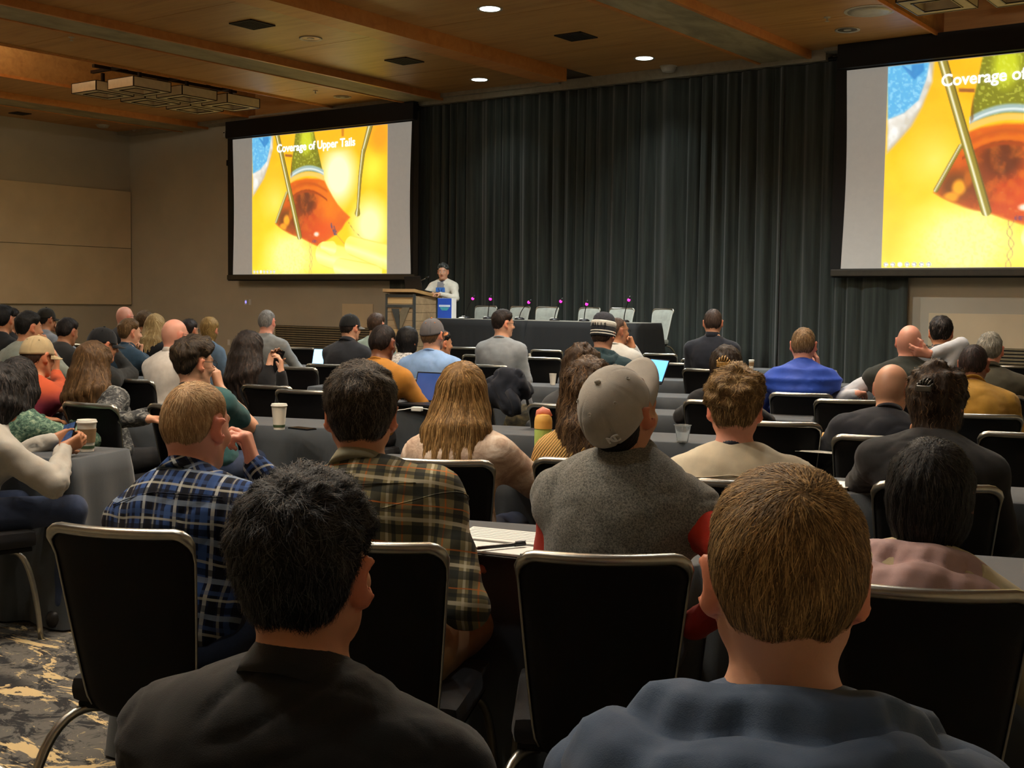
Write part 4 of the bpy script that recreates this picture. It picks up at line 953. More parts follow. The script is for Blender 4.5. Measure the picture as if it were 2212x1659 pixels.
PEOPLE = []
def person(px, py, d, label, key, t=17, h=None, pit=-4, rol=0, lean=8, sl=0, s=1.0, sw=1.0, belly=0, sex='m', skin='fair', hair=('short', (40, 30, 24), {}), shirt=None, sleeve='long', trousers=None,
           arms=('lap', 'lap'), collar=None, neckcol=None, cap=None, glasses=False, beard=0, hood=None, vest=None, lanyard=None, chair=True, stand=False, stripes=None, wrinkle=1.0, zbase=0.0, armr=1.0, seat=None, quilt=False, seams=False):
    h = t if h is None else h+math.degrees(math.atan2(px-1106, F)); side_seed = int(px*7+py); R_ = np.random.default_rng(side_seed)
    vh = float(np.clip(.0042+.0006*d, .005, .0125)); vc = float(np.clip(.007+.0012*d, .0085, .021))
    th = face(t); Rw = rot('z', th); rad = math.radians
    Rh = rot('z', -rad(h-t))@rot('x', rad(pit))@rot('y', rad(rol))
    hst, hcol, hp = (hair if hair else ('none', (0, 0, 0), {})); ht = hp.get('top', .018) if hst not in ('bald', 'none') else .002
    if cap:
        ht = .02; hp = dict(hp)
        if not hp.get('len'): hp.update(top=.002, side=.004, messy=0, n=200)
    PW = at_d(px, py, d); H = np.array((0, 0, .95 if stand else .56)); sloc = None
    if seat:
        co = chair_px(seat[0], seat[1], seat[2] if len(seat) > 2 else t, 'black banquet chair of %s' % key); chair = False
        sloc = np.array(co.location)+rot('z', co.rotation_euler[2])@np.array((0, .02, 0))
    for it in range(7 if seat else 1):
        ez = unit([math.sin(rad(sl)), math.sin(rad(lean)), math.cos(rad(lean))*math.cos(rad(sl))]); ex = unit([math.cos(rad(sl)), 0, -math.sin(rad(sl))]); ey = np.cross(ez, ex)
        nd = unit(ez*.55+(Rh@np.array((0, 0, 1)))*.45+np.array((0, .22, 0)))
        n2t = (nd*.086+Rh@np.array((0, .012, .072))+Rh@np.array((0, -.012, .117)))*s+Rh@np.array((0, 0, 1))*ht
        L = (PW[2]-zbase-H[2]-n2t[2])/(.5*s*ez[2]); Lc = float(np.clip(L, .64, 1.24))
        Nk = H+ez*.5*Lc*s; top = Nk+n2t
        if sloc is not None and it < 6:
            want = Rw.T@(PW-sloc); lean = float(np.clip(lean+math.degrees((want[1]-top[1])/.55), -14, 48)); sl = float(np.clip(sl+math.degrees((want[0]-top[0])/.55), -14, 14))
    if abs(L-Lc) > .01: print('NOTE torso clipped', key, round(L, 2), 'top z', round(PW[2], 2))
    L = Lc; loc = PW-Rw@top; loc[2] = zbase
    if seat: print('SEAT', key, 'lean %.0f side %.0f miss %.2f' % (lean, sl, np.hypot(*(loc-sloc)[:2])))
    A = Nk+nd*.086*s; Hc = A+Rh@np.array((0, .012, .072))*s
    T = lambda x, y, z: H+ex*x*s+ey*y*s+ez*z*L*s
    W_ = sw*(1.0 if sex == 'm' else .87); c = dict(Hc=Hc, Rh=Rh, s=s, Nk=Nk, d=d, loc=lambda P: Rw.T@(np.asarray(P)-loc), rw=Rw.T)
    Sh = {q: Nk+ex*q*.17*W_*s+ey*.012-ez*.088*s for q in (-1, 1)}
    arm = {}
    for q, kd in ((-1, arms[0]), (1, arms[1])):
        hp_, pole, hd, pn, curl = arm_target(kd, q, c); E, hp_ = ik(Sh[q], hp_, .295*s, .265*s, pole); arm[q] = (E, hp_, hd, pn, curl)
    # ---------------- skin: head, neck, upper chest in one fine field
    lo = np.minimum(Hc-.15*s, Nk-np.array((.2, .14, .10))); hi = np.maximum(Hc+.155*s, Nk+np.array((.2, .14, .0)))
    f = Field(lo, hi, vh); head_prims(f, Hc, Rh, s, sex); SK = f.D.copy()
    f.rc(Nk-ez*.03*s+ey*.01, Hc+Rh@np.array((0, -.022, -.05))*s, (.06 if sex == 'm' else .05)*s, (.056 if sex == 'm' else .047)*s, .03); NK = f.D.copy()
    for q in (-1, 1): f.rc(Nk+ez*.015*s, Sh[q]*.75+Nk*.25-ez*.01, .045*s, .05*s, .04)
    f.el(T(0, -.005, .40), np.array((.13*W_, .085, .1))*s, k=.04); face_prims(f, Hc, Rh, s, sex)
    V, Q = f.nets(); parts = [(V, Q)]; nhead = len(V)
    # ---------------- hands and forearms
    for q in (-1, 1):
        E, hp_, hd, pn, curl = arm[q]; w = hp_; hd = unit(hd); vv = float(np.clip(vh*.85, .0045, .0075)); vv = vv if isinstance(arms[0 if q < 0 else 1], dict) or d < 4 or arms[0 if q < 0 else 1] not in ('lap', 'table', 'tablein') else .011
        fh = Field(np.minimum(w, w+hd*.2*s)-.11*s, np.maximum(w, w+hd*.2*s)+.11*s, vv); fh.rc(E+(w-E)*.35, w, .038*s, .026*s, .02); hand_prims(fh, w, hd, pn, -q, curl, s*(1.0 if sex == 'm' else .9)); parts.append(fh.nets())
        if sleeve == 'short':
            fa = Field(np.minimum(np.minimum(Sh[q], E), w)-.09, np.maximum(np.maximum(Sh[q], E), w)+.09, .008); fa.rc(Sh[q], E, .052*s, .042*s, .02); fa.rc(E, E+(w-E)*.35, .043*s, .043*s, .03); fa.rc(E+(w-E)*.35, w, .043*s, .027*s, .02); parts.append(fa.nets())
    # ---------------- core and legs under the clothes
    hipz = H[2]-.02; legs = {}
    for q in (-1, 1):
        if stand: legs[q] = (np.array((q*.09, 0, hipz)), np.array((q*.10, .02, .5)), np.array((q*.10, -.02, .09)))
        else: legs[q] = (np.array((q*.09*s, .03, hipz-.01)), np.array((q*.13*s, .44*s, .535)), np.array((q*.13*s, .40*s, .09)))
    fc = Field((-.3, -.25, .02), (.3, .75, max(Nk[2], H[2])+.05), .03); fc.rc(H, T(0, 0, .4), .1*s, .1*s, .05)
    for q in (-1, 1): a_, b_, e_ = legs[q]; fc.rc(a_, b_, .065*s, .045*s, .03); fc.rc(b_, e_, .045*s, .035*s, .02); fc.rc(e_, e_+np.array((0, .12, -.05)), .03, .025, .03); fc.rc(Sh[q], arm[q][0], .045*s, .035*s, .03); 
    parts.append(fc.nets())
    Vb, Qb = merge(parts); me = mesh_np('person', Vb, Qb)
    # skin tone, lips, brows, eyes, stubble
    base = np.array(srgb(SKINS[skin])); col = np.tile(base, (len(Vb), 1)); q = (Vb-Hc)@Rh/s; hm = np.zeros(len(Vb)); hm[:nhead] = 1
    def tint(mask, cc, a=1.0): 
        w = np.clip(mask*hm*a, 0, 1)[:, None]; col[:] = col*(1-w)+np.array(srgb(cc))*w
    dk = base*np.array((.8, .55, .5))
    tint(np.exp(-((q[:, 0]/.026)**2+((q[:, 2]+.062)/.011)**2)**2)*(q[:, 1] > .07), tuple(np.array(SKINS[skin])*(.85, .6, .58)))
    tint((np.abs(q[:, 0]) > .075)*(q[:, 2] > -.05)*(q[:, 2] < .03)*(np.abs(q[:, 1]) < .045)*1.0, tuple(np.clip(np.array(SKINS[skin])*(1.05, .82, .76), 0, 255)), .7)
    hc = np.array(hcol)
    for sgn in (-1, 1):
        tint(np.exp(-(((q[:, 0]-sgn*.032)/.02)**2+((q[:, 2]-.026-.003)/.006)**2)**2)*(q[:, 1] > .06), tuple(hc*.8), .85)
        e2 = ((q[:, 0]-sgn*.031)**2+(q[:, 2]-.003)**2)**.5; tint((e2 < .011)*(q[:, 1] > .078)*1.0, (225, 220, 214)); tint((e2 < .0055)*(q[:, 1] > .08)*1.0, (40, 28, 22))
    hl = np.interp(q[:, 1], [-.11, -.05, -.02, .005, .03, .055, .075, .1], [-.07, -.065, -.03, .022, .028, .05, .075, .09])
    if hst in ('bald', 'fringe', 'buzz'): tint(sstep(-.01, .02, q[:, 2]-hl)*(1-.75*sstep(.045, .085, q[:, 2]-.0*q[:, 1])), tuple(hc), hp.get('stub', .45))
    if beard: tint(sstep(-.015, -.045, q[:, 2])*sstep(-.01, .03, q[:, 1])*(1-np.exp(-((q[:, 0]/.028)**2+((q[:, 2]+.062)/.012)**2)**2)), tuple(hc), beard)
    set_attr(me, 'tone', col, 'FLOAT_COLOR')
    body = add('person', me, M_SKIN, None, tuple(loc), th); tag(body, label, 'person')
    # ---------------- hair
    if hst not in ('none', 'bald'):
        mh = m_hair(hcol, hp.get('light')); lng = hp.get('len', 0)
        if lng: fh = Field(np.minimum(lo, np.minimum(Hc-.16*s, Nk-ez*lng-np.array((.24, .26, .03)))), np.maximum(hi, Hc+.17*s), vh*1.15)
        else: fh = Field(Hc-np.array((.135, .16, .145))*s, Hc+np.array((.135, .15, .165))*s, vh)
        head_prims(fh, Hc, Rh, s, sex); fh.rc(Nk-ez*.03*s+ey*.01, Hc+Rh@np.array((0, -.022, -.05))*s, .054*s, .052*s, .03)
        X = fh.grid(); G = np.stack([X[i]-Hc[i] for i in range(3)], -1)@Rh/s; gx, gy, gz = G[..., 0], G[..., 1], G[..., 2]
        nape = hp.get('nape', -.068); hx = np.interp(gy, [-.12, -.058, -.04, -.03, .002, .02, .03, .055, .075, .1], [nape, nape+.004, -.015, .03, .038, .018, .034, .052, .078, .092])
        lw = hp.get('low', -.2)
        if hp.get('cover'): hx = np.interp(gy, [-.12, .0, .03, .06, .09], [lw, lw, max(lw+.02, -.12), .03, .082])
        hx = hx+.004*np.sin(gx*90+gy*60)
        tt = hp.get('side', .006)+(hp.get('top', .018)-hp.get('side', .006))*sstep(-.03, .075, gz)+hp.get('quiff', 0)*sstep(.0, .08, gy)*sstep(.03, .09, gz); tt = tt*(.25+.75*sstep(0, .045, gz-hx)) if not hp.get('cover') else tt
        am = hp.get('messy', .003); 
        if am: Pm = G.reshape(-1, 3); wv = (waves(Pm, hp.get('freq', 70), side_seed, 4)+.6*waves(Pm, hp.get('freq', 70)*2, side_seed+1, 4)).reshape(gx.shape); tt = tt+am*wv*sstep(-.06, .03, gz)*1.4
        fh.D = -smin(-(fh.D-(tt*s).astype(np.float32)), -((hx-gz)*s*.8).astype(np.float32), .01)
        if hst == 'fringe': fh.D = -smin(-fh.D, -((gz-.04-.25*np.maximum(gy, 0)-hp.get('rim', 0))*s).astype(np.float32), .012)
        g = lambda *v: Hc+Rh@(np.array(v)*s)
        if lng:
            n_ = 11
            for i in range(n_):
                a = math.radians(-115+230*i/(n_-1)); sx, cx = math.sin(a), math.cos(a)
                p0 = g(.07*sx, -.02-.07*cx, .03); p1 = g(.085*sx, -.025-.075*cx, -.06); sp = hp.get('spread', .12)
                p2 = Nk+ex*sx*sp*.85*s-ey*(.075*cx+.035)*s+ez*.0; ln = lng*(1+.15*R_.uniform(-1, 1)-.12*abs(sx)); fwd = hp.get('fwd', 0)*abs(sx)**3
                p3 = Nk+ex*sx*sp*s-ey*(.085*cx+.055-fwd*2)*s-ez*ln; fh.rc(p0, p1, .03*s, .034*s, .02); fh.rc(p1, p2, .034*s, .033*s, .02); fh.rc(p2, p3, .033*s, .012*s, .018)
        for b_ in hp.get('blobs', []): fh.el(g(*b_[:3]), np.array(b_[3:6])*s, Rh, .015)
        if lng or hp.get('blobs') or hp.get('groove'):
            Pm = np.stack(X, -1); ang = np.arctan2(gx, -(gy+.01)); gr = hp.get('groove', 1.0 if d > 4 else .4); fh.D = fh.D+gr*(.0028*np.sin(ang*26+5*np.sin(Pm[..., 2]*9)+2*np.sin(gx*40))+.002*np.sin(ang*55+3*np.sin(Pm[..., 2]*17))).astype(np.float32)
        Vh, Qh = fh.nets(); meh = mesh_np('hair', Vh, Qh); set_attr(meh, 'tint', np.zeros(len(Vh)), 'FLOAT'); ho = add('hair', meh, mh, body)
        ns = hp.get('n', int(np.clip(11500/d**1.5, 180, 6000))); crown = Hc+Rh@np.array((hp.get('crx', .01), -.065, .1))*s; dn = np.array((0, 0, -1.0))
        def flow(P):
            w = P-crown; z = ((P-Hc)@Rh)[:, 2:3]/s; w = w/(np.linalg.norm(w, axis=1, keepdims=True)+1e-6)
            w = w+(Rh@np.array((0, hp.get('fwdflow', 0), 0)))*sstep(.05, .1, z)
            w = w+hp.get('swirl', .55)*np.cross(Rh@np.array((0, 0, 1.0)), w)*np.exp(-np.linalg.norm(P-crown, axis=1, keepdims=True)/.05)
            if hp.get('back'): w = w*.4+(Rh@np.array((0, -1, .1)))*.9
            return w*(sstep(-.12, .06, z) if lng else 1)+dn*(1-sstep(-.1, .07, z))*1.3
        strands(fh, Vh, flow, ns, hp.get('sl', .11 if lng else .034)*s, max(.0007, .00028*d)*hp.get('sw', 1), hp.get('lift', .004), (6 if d < 6 else 4) if lng else (4 if d < 3 else 3), side_seed, 'hair_strands', mh, ho, curl=hp.get('curl', 0), clump=hp.get('clump', .35))
    # ---------------- shirt
    sm = shirt or m_fabric((60, 60, 64)); ease = .013
    pts = [Sh[-1], Sh[1], H, Nk]+[arm[q_][i] for q_ in (-1, 1) for i in ((0, 1) if sleeve == 'long' else (0,))]
    lo = np.min(pts, 0)-.17; hi = np.max(pts, 0)+.16; hi[2] = max(Nk[2]+.05, *(p[2]+.07 for p in pts)); lo[2] = H[2]-.16
    fs = Field(lo, hi, vc); rb = ease
    def torso(fs, e, k=.075):
        Bs = np.stack([ex, ey, ez], 1)
        fs.el(T(0, -.01, .02), (np.array((.158, .118+belly*.5, .115))+e)*s, Bs, k); fs.el(T(0, .005+belly*.4, .18), (np.array((.138+belly, .1+belly, .17*L))+e)*s, Bs, k)
        fs.el(T(0, .0, .345), (np.array((.152*W_, .108, .165*L))+e)*s, Bs, k); fs.el(T(0, -.025, .37), (np.array((.15*W_, .088, .12))+e)*s, Bs, k)
        if sex == 'f':
            for q_ in (-1, 1): fs.el(T(q_*.07, .1, .3), (np.array((.06, .055, .06))+e*.5)*s, Bs, .04)
        for q_ in (-1, 1): fs.rc(Nk+ex*q_*.03*s-ez*.004*s-ey*.005, Sh[q_]-ez*.004, (.034+e)*s, (.05+e)*s, .06)
    torso(fs, ease if vest is None else .002)
    for q_ in (-1, 1):
        E, w, *_ = arm[q_]; ar = armr
        if sleeve == 'none': fs.rc(Sh[q_], Sh[q_]+(E-Sh[q_])*.12, (.056+rb)*s, (.05+rb)*s, .03); continue
        fs.rc(Sh[q_] if vest is None else Sh[q_]+(E-Sh[q_])*.14, E if sleeve == 'long' else Sh[q_]+(E-Sh[q_])*.62, (.052*ar+rb)*s if vest is None else .054*s, (.042*ar+rb)*s*(1 if sleeve == 'long' else 1.12), .06)
        if sleeve == 'long': fs.rc(E, w-unit(w-E)*.012, (.041*ar+rb)*s, (.028*ar+rb*.75)*s, .022)
    V, Q = fs.nets(); N = vnormals(V, Q); am = .0045*wrinkle
    V = V+N*(am*waves(V*np.array((1, 1, 1.5)), 26, side_seed+3)+am*.7*waves(V, 55, side_seed+4))[:, None]
    for kk, (fr, aa) in enumerate(((30, .005), (52, .0045))):
        w_ = waves(V*np.array((1, 1, 1.4)), fr, side_seed+21+kk, 3); mk = sstep(-.1, .5, waves(V, 11, side_seed+31+kk, 3)); V = V+N*(aa*wrinkle*mk*np.clip(1-np.abs(w_)*3.0, 0, 1)**1.4)[:, None]
    me = mesh_np('shirt', V, Q); so = add('shirt', me, sm, body)
    if seams:
        def onto(P, dr):
            P = np.array(P, float); dr = unit(dr)
            for _ in range(40):
                dd = float(fs.sample(P[None])[0])
                if dd < .0015: break
                P = P+dr*max(dd*.7, .001)
            return Vector(P-dr*.002)
        mb = MB(); mb.tube([onto(T(x_, -.3, .45-.02*abs(x_)/.15), ey) for x_ in np.linspace(-.16*W_, .16*W_, 26)], .0022, 6)
        for q_ in (-1, 1):
            ad = unit(arm[q_][0]-Sh[q_]); c_ = Sh[q_]+ad*.035+ex*-q_*.01; u_ = unit(np.cross(ad, ey)); w2 = np.cross(ad, u_)
            mb.tube([onto(c_+(u_*math.cos(a_)+w2*math.sin(a_))*.17, -(u_*math.cos(a_)+w2*math.sin(a_))) for a_ in np.linspace(0, 2*math.pi, 30)[:-1]], .0022, 6, closed=True)
        mb.build('seam', sm, so, smooth=True)
    if vest is not None:
        fv = Field(lo, hi, vc); torso(fv, ease+.012)
        for q_ in (-1, 1): fv.rc(Nk+ex*q_*.07*s-ez*.05*s, Sh[q_]+(arm[q_][0]-Sh[q_])*.1, (.04+rb)*s, (.06+rb)*s, .05)
        V, Q = fv.nets(); N = vnormals(V, Q); V = V+N*(.004*waves(V*np.array((1, 1, 3.0)), 24, side_seed+9)+(.012*np.abs(np.sin(math.pi*V[:, 2]/.075)) if quilt else .0)+.005*np.clip(1-np.abs(waves(V, 24, side_seed+41, 3))*3, 0, 1))[:, None]; add('vest', mesh_np('vest', V, Q), vest, body)
    # ---------------- neckwear
    ax = unit(ez*.9+ey*.42); C0 = Nk+nd*.012*s+ey*.006; a1 = ex; b1 = np.cross(ax, a1)
    def ring(prof, nm, m, rx=.95, ry=1.08, gap=0.0, n=40, cl=None):
        V = []; th_ = np.linspace(0, 2*np.pi, n, endpoint=False)
        for r_, z_ in prof:
            rr = r_*s*(.88 if sex == 'f' else 1); V.append(C0+a1*(np.cos(th_)*rr*rx)[:, None]+b1*(np.sin(th_)*rr*ry)[:, None]+ax*(z_*s*(1+.0*th_))[:, None])
        V = np.concatenate(V); i = np.arange(n); j = (i+1) % n; m_ = len(prof); Q = np.concatenate([np.stack([((k+1) % m_)*n+i, ((k+1) % m_)*n+j, k*n+j, k*n+i], 1) for k in range(m_)])
        return add(nm, mesh_np(nm, V, Q), m, body)
    cm = neckcol or sm
    if collar == 'shirt': ring([(.066, -.012), (.0635, .018), (.064, .034), (.068, .037), (.073, .032), (.084, .004), (.09, -.016), (.085, -.014)], 'collar', cm)
    elif collar == 'stand': ring([(.066, -.02), (.064, .03), (.0645, .042), (.069, .044), (.072, .04), (.074, -.02)], 'collar', cm)
    elif collar == 'crew': ring([(.066, -.012), (.0635, .002), (.066, .007), (.074, .002), (.079, -.012)], 'collar', cm)
    elif collar == 'roll': ring([(.062, -.02), (.06, .06), (.064, .068), (.074, .06), (.08, .02), (.078, -.02)], 'collar', cm)
    if lanyard: ring([(.0655, .004), (.0635, .016), (.0635, .03), (.067, .03), (.068, .016), (.069, .004)], 'lanyard', mat('lanyard_%d_%d_%d' % lanyard, lanyard, .6, bump=.2))
    if hood:
        w = hood.get('w', 1.0); up = hood.get('h', .02); na, ntt = 97, 30; aa = np.linspace(math.radians(-158), math.radians(158), na)
        tk = [0, .1, .2, .32, .45, .55, .65, .78, .9, 1.0]; rk = [.078, .084, .098, .122, .135, .15, .172, .19, .186, .165]; zk = [-.035, .01, .03, .022, -.012, -.008, -.02, -.062, -.1, -.12]
        tt_ = np.linspace(0, 1, ntt); A_, T_ = np.meshgrid(aa, tt_); cx = np.cos(A_); sx = np.sin(A_); back = .5+.5*cx
        r_ = np.interp(T_, tk, rk)*w; z_ = np.interp(T_, tk, zk); ph = side_seed % 7
        lay = np.sin(math.pi*np.clip((T_-.15)/.85, 0, 1)); r_ = r_+lay*(.008*np.sin(A_*5+ph+3*T_)+.005*np.sin(A_*11+2*ph-5*T_)+.004*np.sin(A_*19+9*T_)); z_ = z_+up*back*(1-T_)+lay*(.010*np.sin(A_*3+ph+2*T_)+.006*np.sin(A_*7-ph+4*T_))-.03*(1-back)*(1-T_*.5)
        fr_ = sstep(.0, .5, back); r_ = r_*(.8+.2*fr_); z_ = z_*(.45+.55*fr_)-.02*(1-fr_)
        P_ = C0+ex*(sx*r_*s)[..., None]-ey*((cx*r_*.98-.012)*s)[..., None]+ez*((z_-.006)*s)[..., None]; V = P_.reshape(-1, 3); i_ = (np.arange(ntt-1)[:, None]*na+np.arange(na-1)).ravel(); Q = np.stack([i_, i_+na, i_+na+1, i_+1], 1)
        ho_ = add('hood', mesh_np('hood', V, Q), hood.get('m', sm), body); ho_.modifiers.new('thickness', 'SOLIDIFY').thickness = .006
    # ---------------- trousers and shoes
    tm = trousers or m_fabric((28, 30, 36)); ft = Field((-.32*s, -.24, .03), (.32*s, .72*s, H[2]+.12), .012 if key in ('the person in the olive plaid flannel shirt', 'the person in the pale linen shirt') else max(vc, .026)); ft.el(H+np.array((0, -.0, -.04)), np.array((.175, .135, .1))*s, k=.04)
    for q_ in (-1, 1): a_, b_, e_ = legs[q_]; ft.rc(a_, b_, .088*s, .066*s, .03); ft.rc(b_, e_+np.array((0, 0, .03)), .063*s, .052*s, .03)
    V, Q = ft.nets(); N = vnormals(V, Q); V = V+N*(.004*waves(V, 30, side_seed+12))[:, None]; add('trousers', mesh_np('trousers', V, Q), tm, body)
    for q_ in (-1, 1):
        e_ = legs[q_][2]; fsh = Field(e_-np.array((.08, .12, .1)), e_+np.array((.08, .24, .06)), .018); fsh.el(e_+np.array((0, -.03, -.04)), (.042, .055, .05), k=.02); fsh.el(e_+np.array((0, .1, -.055)), (.046, .1, .035), k=.03); V, Q = fsh.nets(); V[:, 2] = np.maximum(V[:, 2], .004); add('shoe', mesh_np('shoe', V, Q), mat('shoe_leather', (26, 22, 20), .45), body)
    # ---------------- glasses
    if glasses:
        g = lambda *v: Vector(Hc+Rh@(np.array(v)*s)); gm = mat('spectacle_frame', (24, 22, 22), .35); mb = MB()
        for q_ in (-1, 1):
            mb.tube([g(q_*.034+.024*math.cos(a), .098, .002+.018*math.sin(a)) for a in np.linspace(0, 2*math.pi, 14)[:-1]], .0016*s, 6, closed=True); mb.tube([g(q_*.057, .096, .008), g(q_*.076, .06, .012), g(q_*.083, .0, .012), g(q_*.08, -.015, .0)], .0017*s, 6)
        mb.tube([g(-.01, .1, .004), g(0, .102, .007), g(.01, .1, .004)], .0016*s, 6); mb.build('glasses', gm, body, smooth=True)
    if cap: make_cap(body, Hc, Rh, s, **cap)
    info = dict(body=body, Hc=Hc, Rh=Rh, s=s, Nk=Nk, loc=loc, th=th, arm=arm, ex=ex, ey=ey, ez=ez, key=key, C0=C0, ax=ax, T=T); PEOPLE.append(info)
    if chair: place_chair((loc[0], loc[1]), th, 'black banquet chair under %s' % key)
    return info

# ---------------------------------------------------------------- headwear
def make_cap(body, Hc, Rh, s, col, brim=None, turn=0, tilt=0, under=None, btn=True, bl=.075, m=None, crownh=.112, flat=0):
    """baseball cap: six-panel crown with seams, eyelets, button and a curved brim with thickness"""
    cm = m or m_fabric(col, .9, .3, 500); bm_ = m_fabric(brim, .9, .3, 500) if brim else cm; Rc = Rh@rot('z', math.radians(turn))@rot('x', math.radians(tilt))
    g = lambda P: (Hc+(np.asarray(P)*s)@Rc.T)
    nt_, nr = 96, 16; V = []; ths = np.linspace(0, 2*np.pi, nt_, endpoint=False); z0 = .012
    for k in range(nr+1):
        q = k/nr; ca = math.cos(q*math.pi/2)**.82; z = z0+crownh*math.sin(q*math.pi/2)**.92
        seam = 1-.035*np.exp(-(((ths-math.pi/6+math.pi/6) % (math.pi/3)-math.pi/6*0)/.03)**2)*(1-q**4)-.035*np.exp(-((math.pi/3-(ths % (math.pi/3)))/.03)**2)*(1-q**4)
        dz = .012*np.maximum(-np.sin(ths), 0)*(1-q)
        V.append(np.stack([.0865*np.cos(ths)*ca*seam, -.012+.108*np.sin(ths)*ca*seam, z-dz], 1))
    V = np.concatenate(V); i = np.arange(nt_); j = (i+1) % nt_; Q = np.concatenate([np.stack([k*nt_+i, k*nt_+j, (k+1)*nt_+j, (k+1)*nt_+i], 1) for k in range(nr)])
    co = add('cap', mesh_np('cap', g(V), Q), cm, body); md = co.modifiers.new('thickness', 'SOLIDIFY'); md.thickness = .003*s; md.offset = -1
    V = []; n = 25; m_ = 7
    for layer in (0, 1):
        for r_ in range(m_):
            q = r_/(m_-1)
            for a in np.linspace(math.radians(22), math.radians(158), n):
                e = math.sin((a-math.radians(22))/(math.radians(136))*math.pi)**.55; x = .085*math.cos(a)*(1+.06*q*e); y = -.012+.106*math.sin(a)+bl*q*e; z = z0+.006-.10*(x/.09)**2*.22*(.4+.6*q)-.012*q-layer*.0035; V.append((x, y, z))
    V = np.array(V); Q = []
    for r_ in range(m_-1):
        for k in range(n-1): a = r_*n+k; Q.append((a, a+1, a+n+1, a+n)); b = a+m_*n; Q.append((b, b+n, b+n+1, b+1))
    for k in range(n-1): a = (m_-1)*n+k; Q.append((a, a+1, a+1+m_*n, a+m_*n))
    bo = add('brim', mesh_np('brim', g(V), np.array(Q)), bm_, co)
    if btn: MB().sph(Vector(g((0, -.012, z0+crownh+.002))), .0085*s, 10, (1, 1, .7)).build('button', bm_, co, smooth=True)
    mb = MB()
    for k in range(6):
        a = math.pi/6+k*math.pi/3; q = .52; ca = math.cos(q*math.pi/2)**.82; p = g((.0868*math.cos(a)*ca, -.012+.1085*math.sin(a)*ca, z0+crownh*math.sin(q*math.pi/2)**.92)); nrm = unit(p-g((0, -.012, .02)))
        u = unit(np.cross(nrm, (0, 0, 1))); w = np.cross(nrm, u); mb.tube([Vector(p+(u*math.cos(t_)+w*math.sin(t_))*.0042*s) for t_ in np.linspace(0, 2*math.pi, 10)[:-1]], .0013*s, 5, closed=True)
    mb.build('eyelet', bm_, co); return co
# ================================================================ BANQUET CHAIR
M_SEAT = m_fabric((22, 22, 25), .8, .2, 500, var=.1); M_SHELL = mat('black_chair_shell', (9, 9, 11), .65, var=.1, bump=.08, bscale=300, spec=.2); M_GSEAT = m_fabric((150, 154, 146), .9, .4, 300)
ZT = .89
def back_grid(off):
    nu, nv = 15, 21; z0, z1 = .37, ZT; V = []
    for k in range(nv):
        v = k/(nv-1); v = .5-.5*math.cos(math.pi*v); z = z0+(z1-z0)*v; hw = .150+.055*v**.8
        dt = (1-v)*(z1-z0); r = .045
        if dt < r: hw -= r-math.sqrt(max(r*r-(r-dt)**2, 0))
        db = v*(z1-z0); r = .06
        if db < r: hw -= r-math.sqrt(max(r*r-(r-db)**2, 0))
        for q in range(nu):
            u = -1+2*q/(nu-1); y = -.175-.095*v-.028*(1-u*u)*(.5+.5*v)-.02*max(v-.85, 0)/.15
            V.append((u*hw, y+off*(1-abs(u)**8)*math.sin(math.pi*min(max(v, .0), 1))**.25, z))
    return np.array(V), nu, nv
def chair_meshes():
    A, nu, nv = back_grid(.018); B, _, _ = back_grid(-.016); n = nu*nv; Q = []
    for k in range(nv-1):
        for q in range(nu-1): a = k*nu+q; Q += [(a+1, a, a+nu, a+nu+1), (n+a, n+a+1, n+a+nu+1, n+a+nu)]
    per = [q for q in range(nu)]+[k*nu+nu-1 for k in range(1, nv)]+[(nv-1)*nu+q for q in range(nu-2, -1, -1)]+[k*nu for k in range(nv-2, 0, -1)]
    for a, b in zip(per, per[1:]+per[:1]): Q.append((a, b, n+b, n+a))
    back = mesh_np('backrest', np.concatenate([A, B]), np.array(Q))
    C, _, _ = back_grid(0.0); C = C.reshape(nv, nu, 3); half = nv//2
    rim = [C[k, 0] for k in range(3, nv)]+[C[-1, q] for q in range(1, nu-1)]+[C[k, -1] for k in range(nv-1, 2, -1)]
    rr = []
    for p in rim: rr.append(.0035+.0115*sstep(.83, .885, p[2])); 
    rim = MB().tube([tuple(p+np.array((0, -.004, .002))) for p in rim], [float(x) for x in rr], 10).mesh('rim', True)
    seat = MB().box((0, .03, .435), (.43, .44, .075), bev=.03).mesh('seat', 'auto'); pan = MB().box((0, .03, .39), (.40, .40, .02), bev=.006).mesh('seat_pan')
    def bez(p, n=14):
        p = [Vector(x) for x in p]; return [(p[0]*(1-t)**3+p[1]*3*t*(1-t)**2+p[2]*3*t*t*(1-t)+p[3]*t**3) for t in np.linspace(0, 1, n)]
    legs = []
    for sx in (-1, 1):
        legs.append(MB().tube(bez([(sx*.15, -.13, .375), (sx*.24, -.2, .40), (sx*.245, -.32, .3), (sx*.25, -.36, .0)]), .0135, 10).mesh('leg', True))
        legs.append(MB().tube(bez([(sx*.16, .15, .38), (sx*.22, .20, .40), (sx*.225, .23, .25), (sx*.23, .25, .0)]), .0125, 10).mesh('leg', True))
    strut = MB().tube([(-.14, -.10, .385), (-.13, -.16, .39), (-.12, -.185, .44)], .012, 8).tube([(.14, -.10, .385), (.13, -.16, .39), (.12, -.185, .44)], .012, 8).mesh('back_bracket', True)
    return back, rim, seat, pan, legs, strut
CHM = chair_meshes()
def fresh(me):
    c = me.copy(); c.materials.clear(); return c
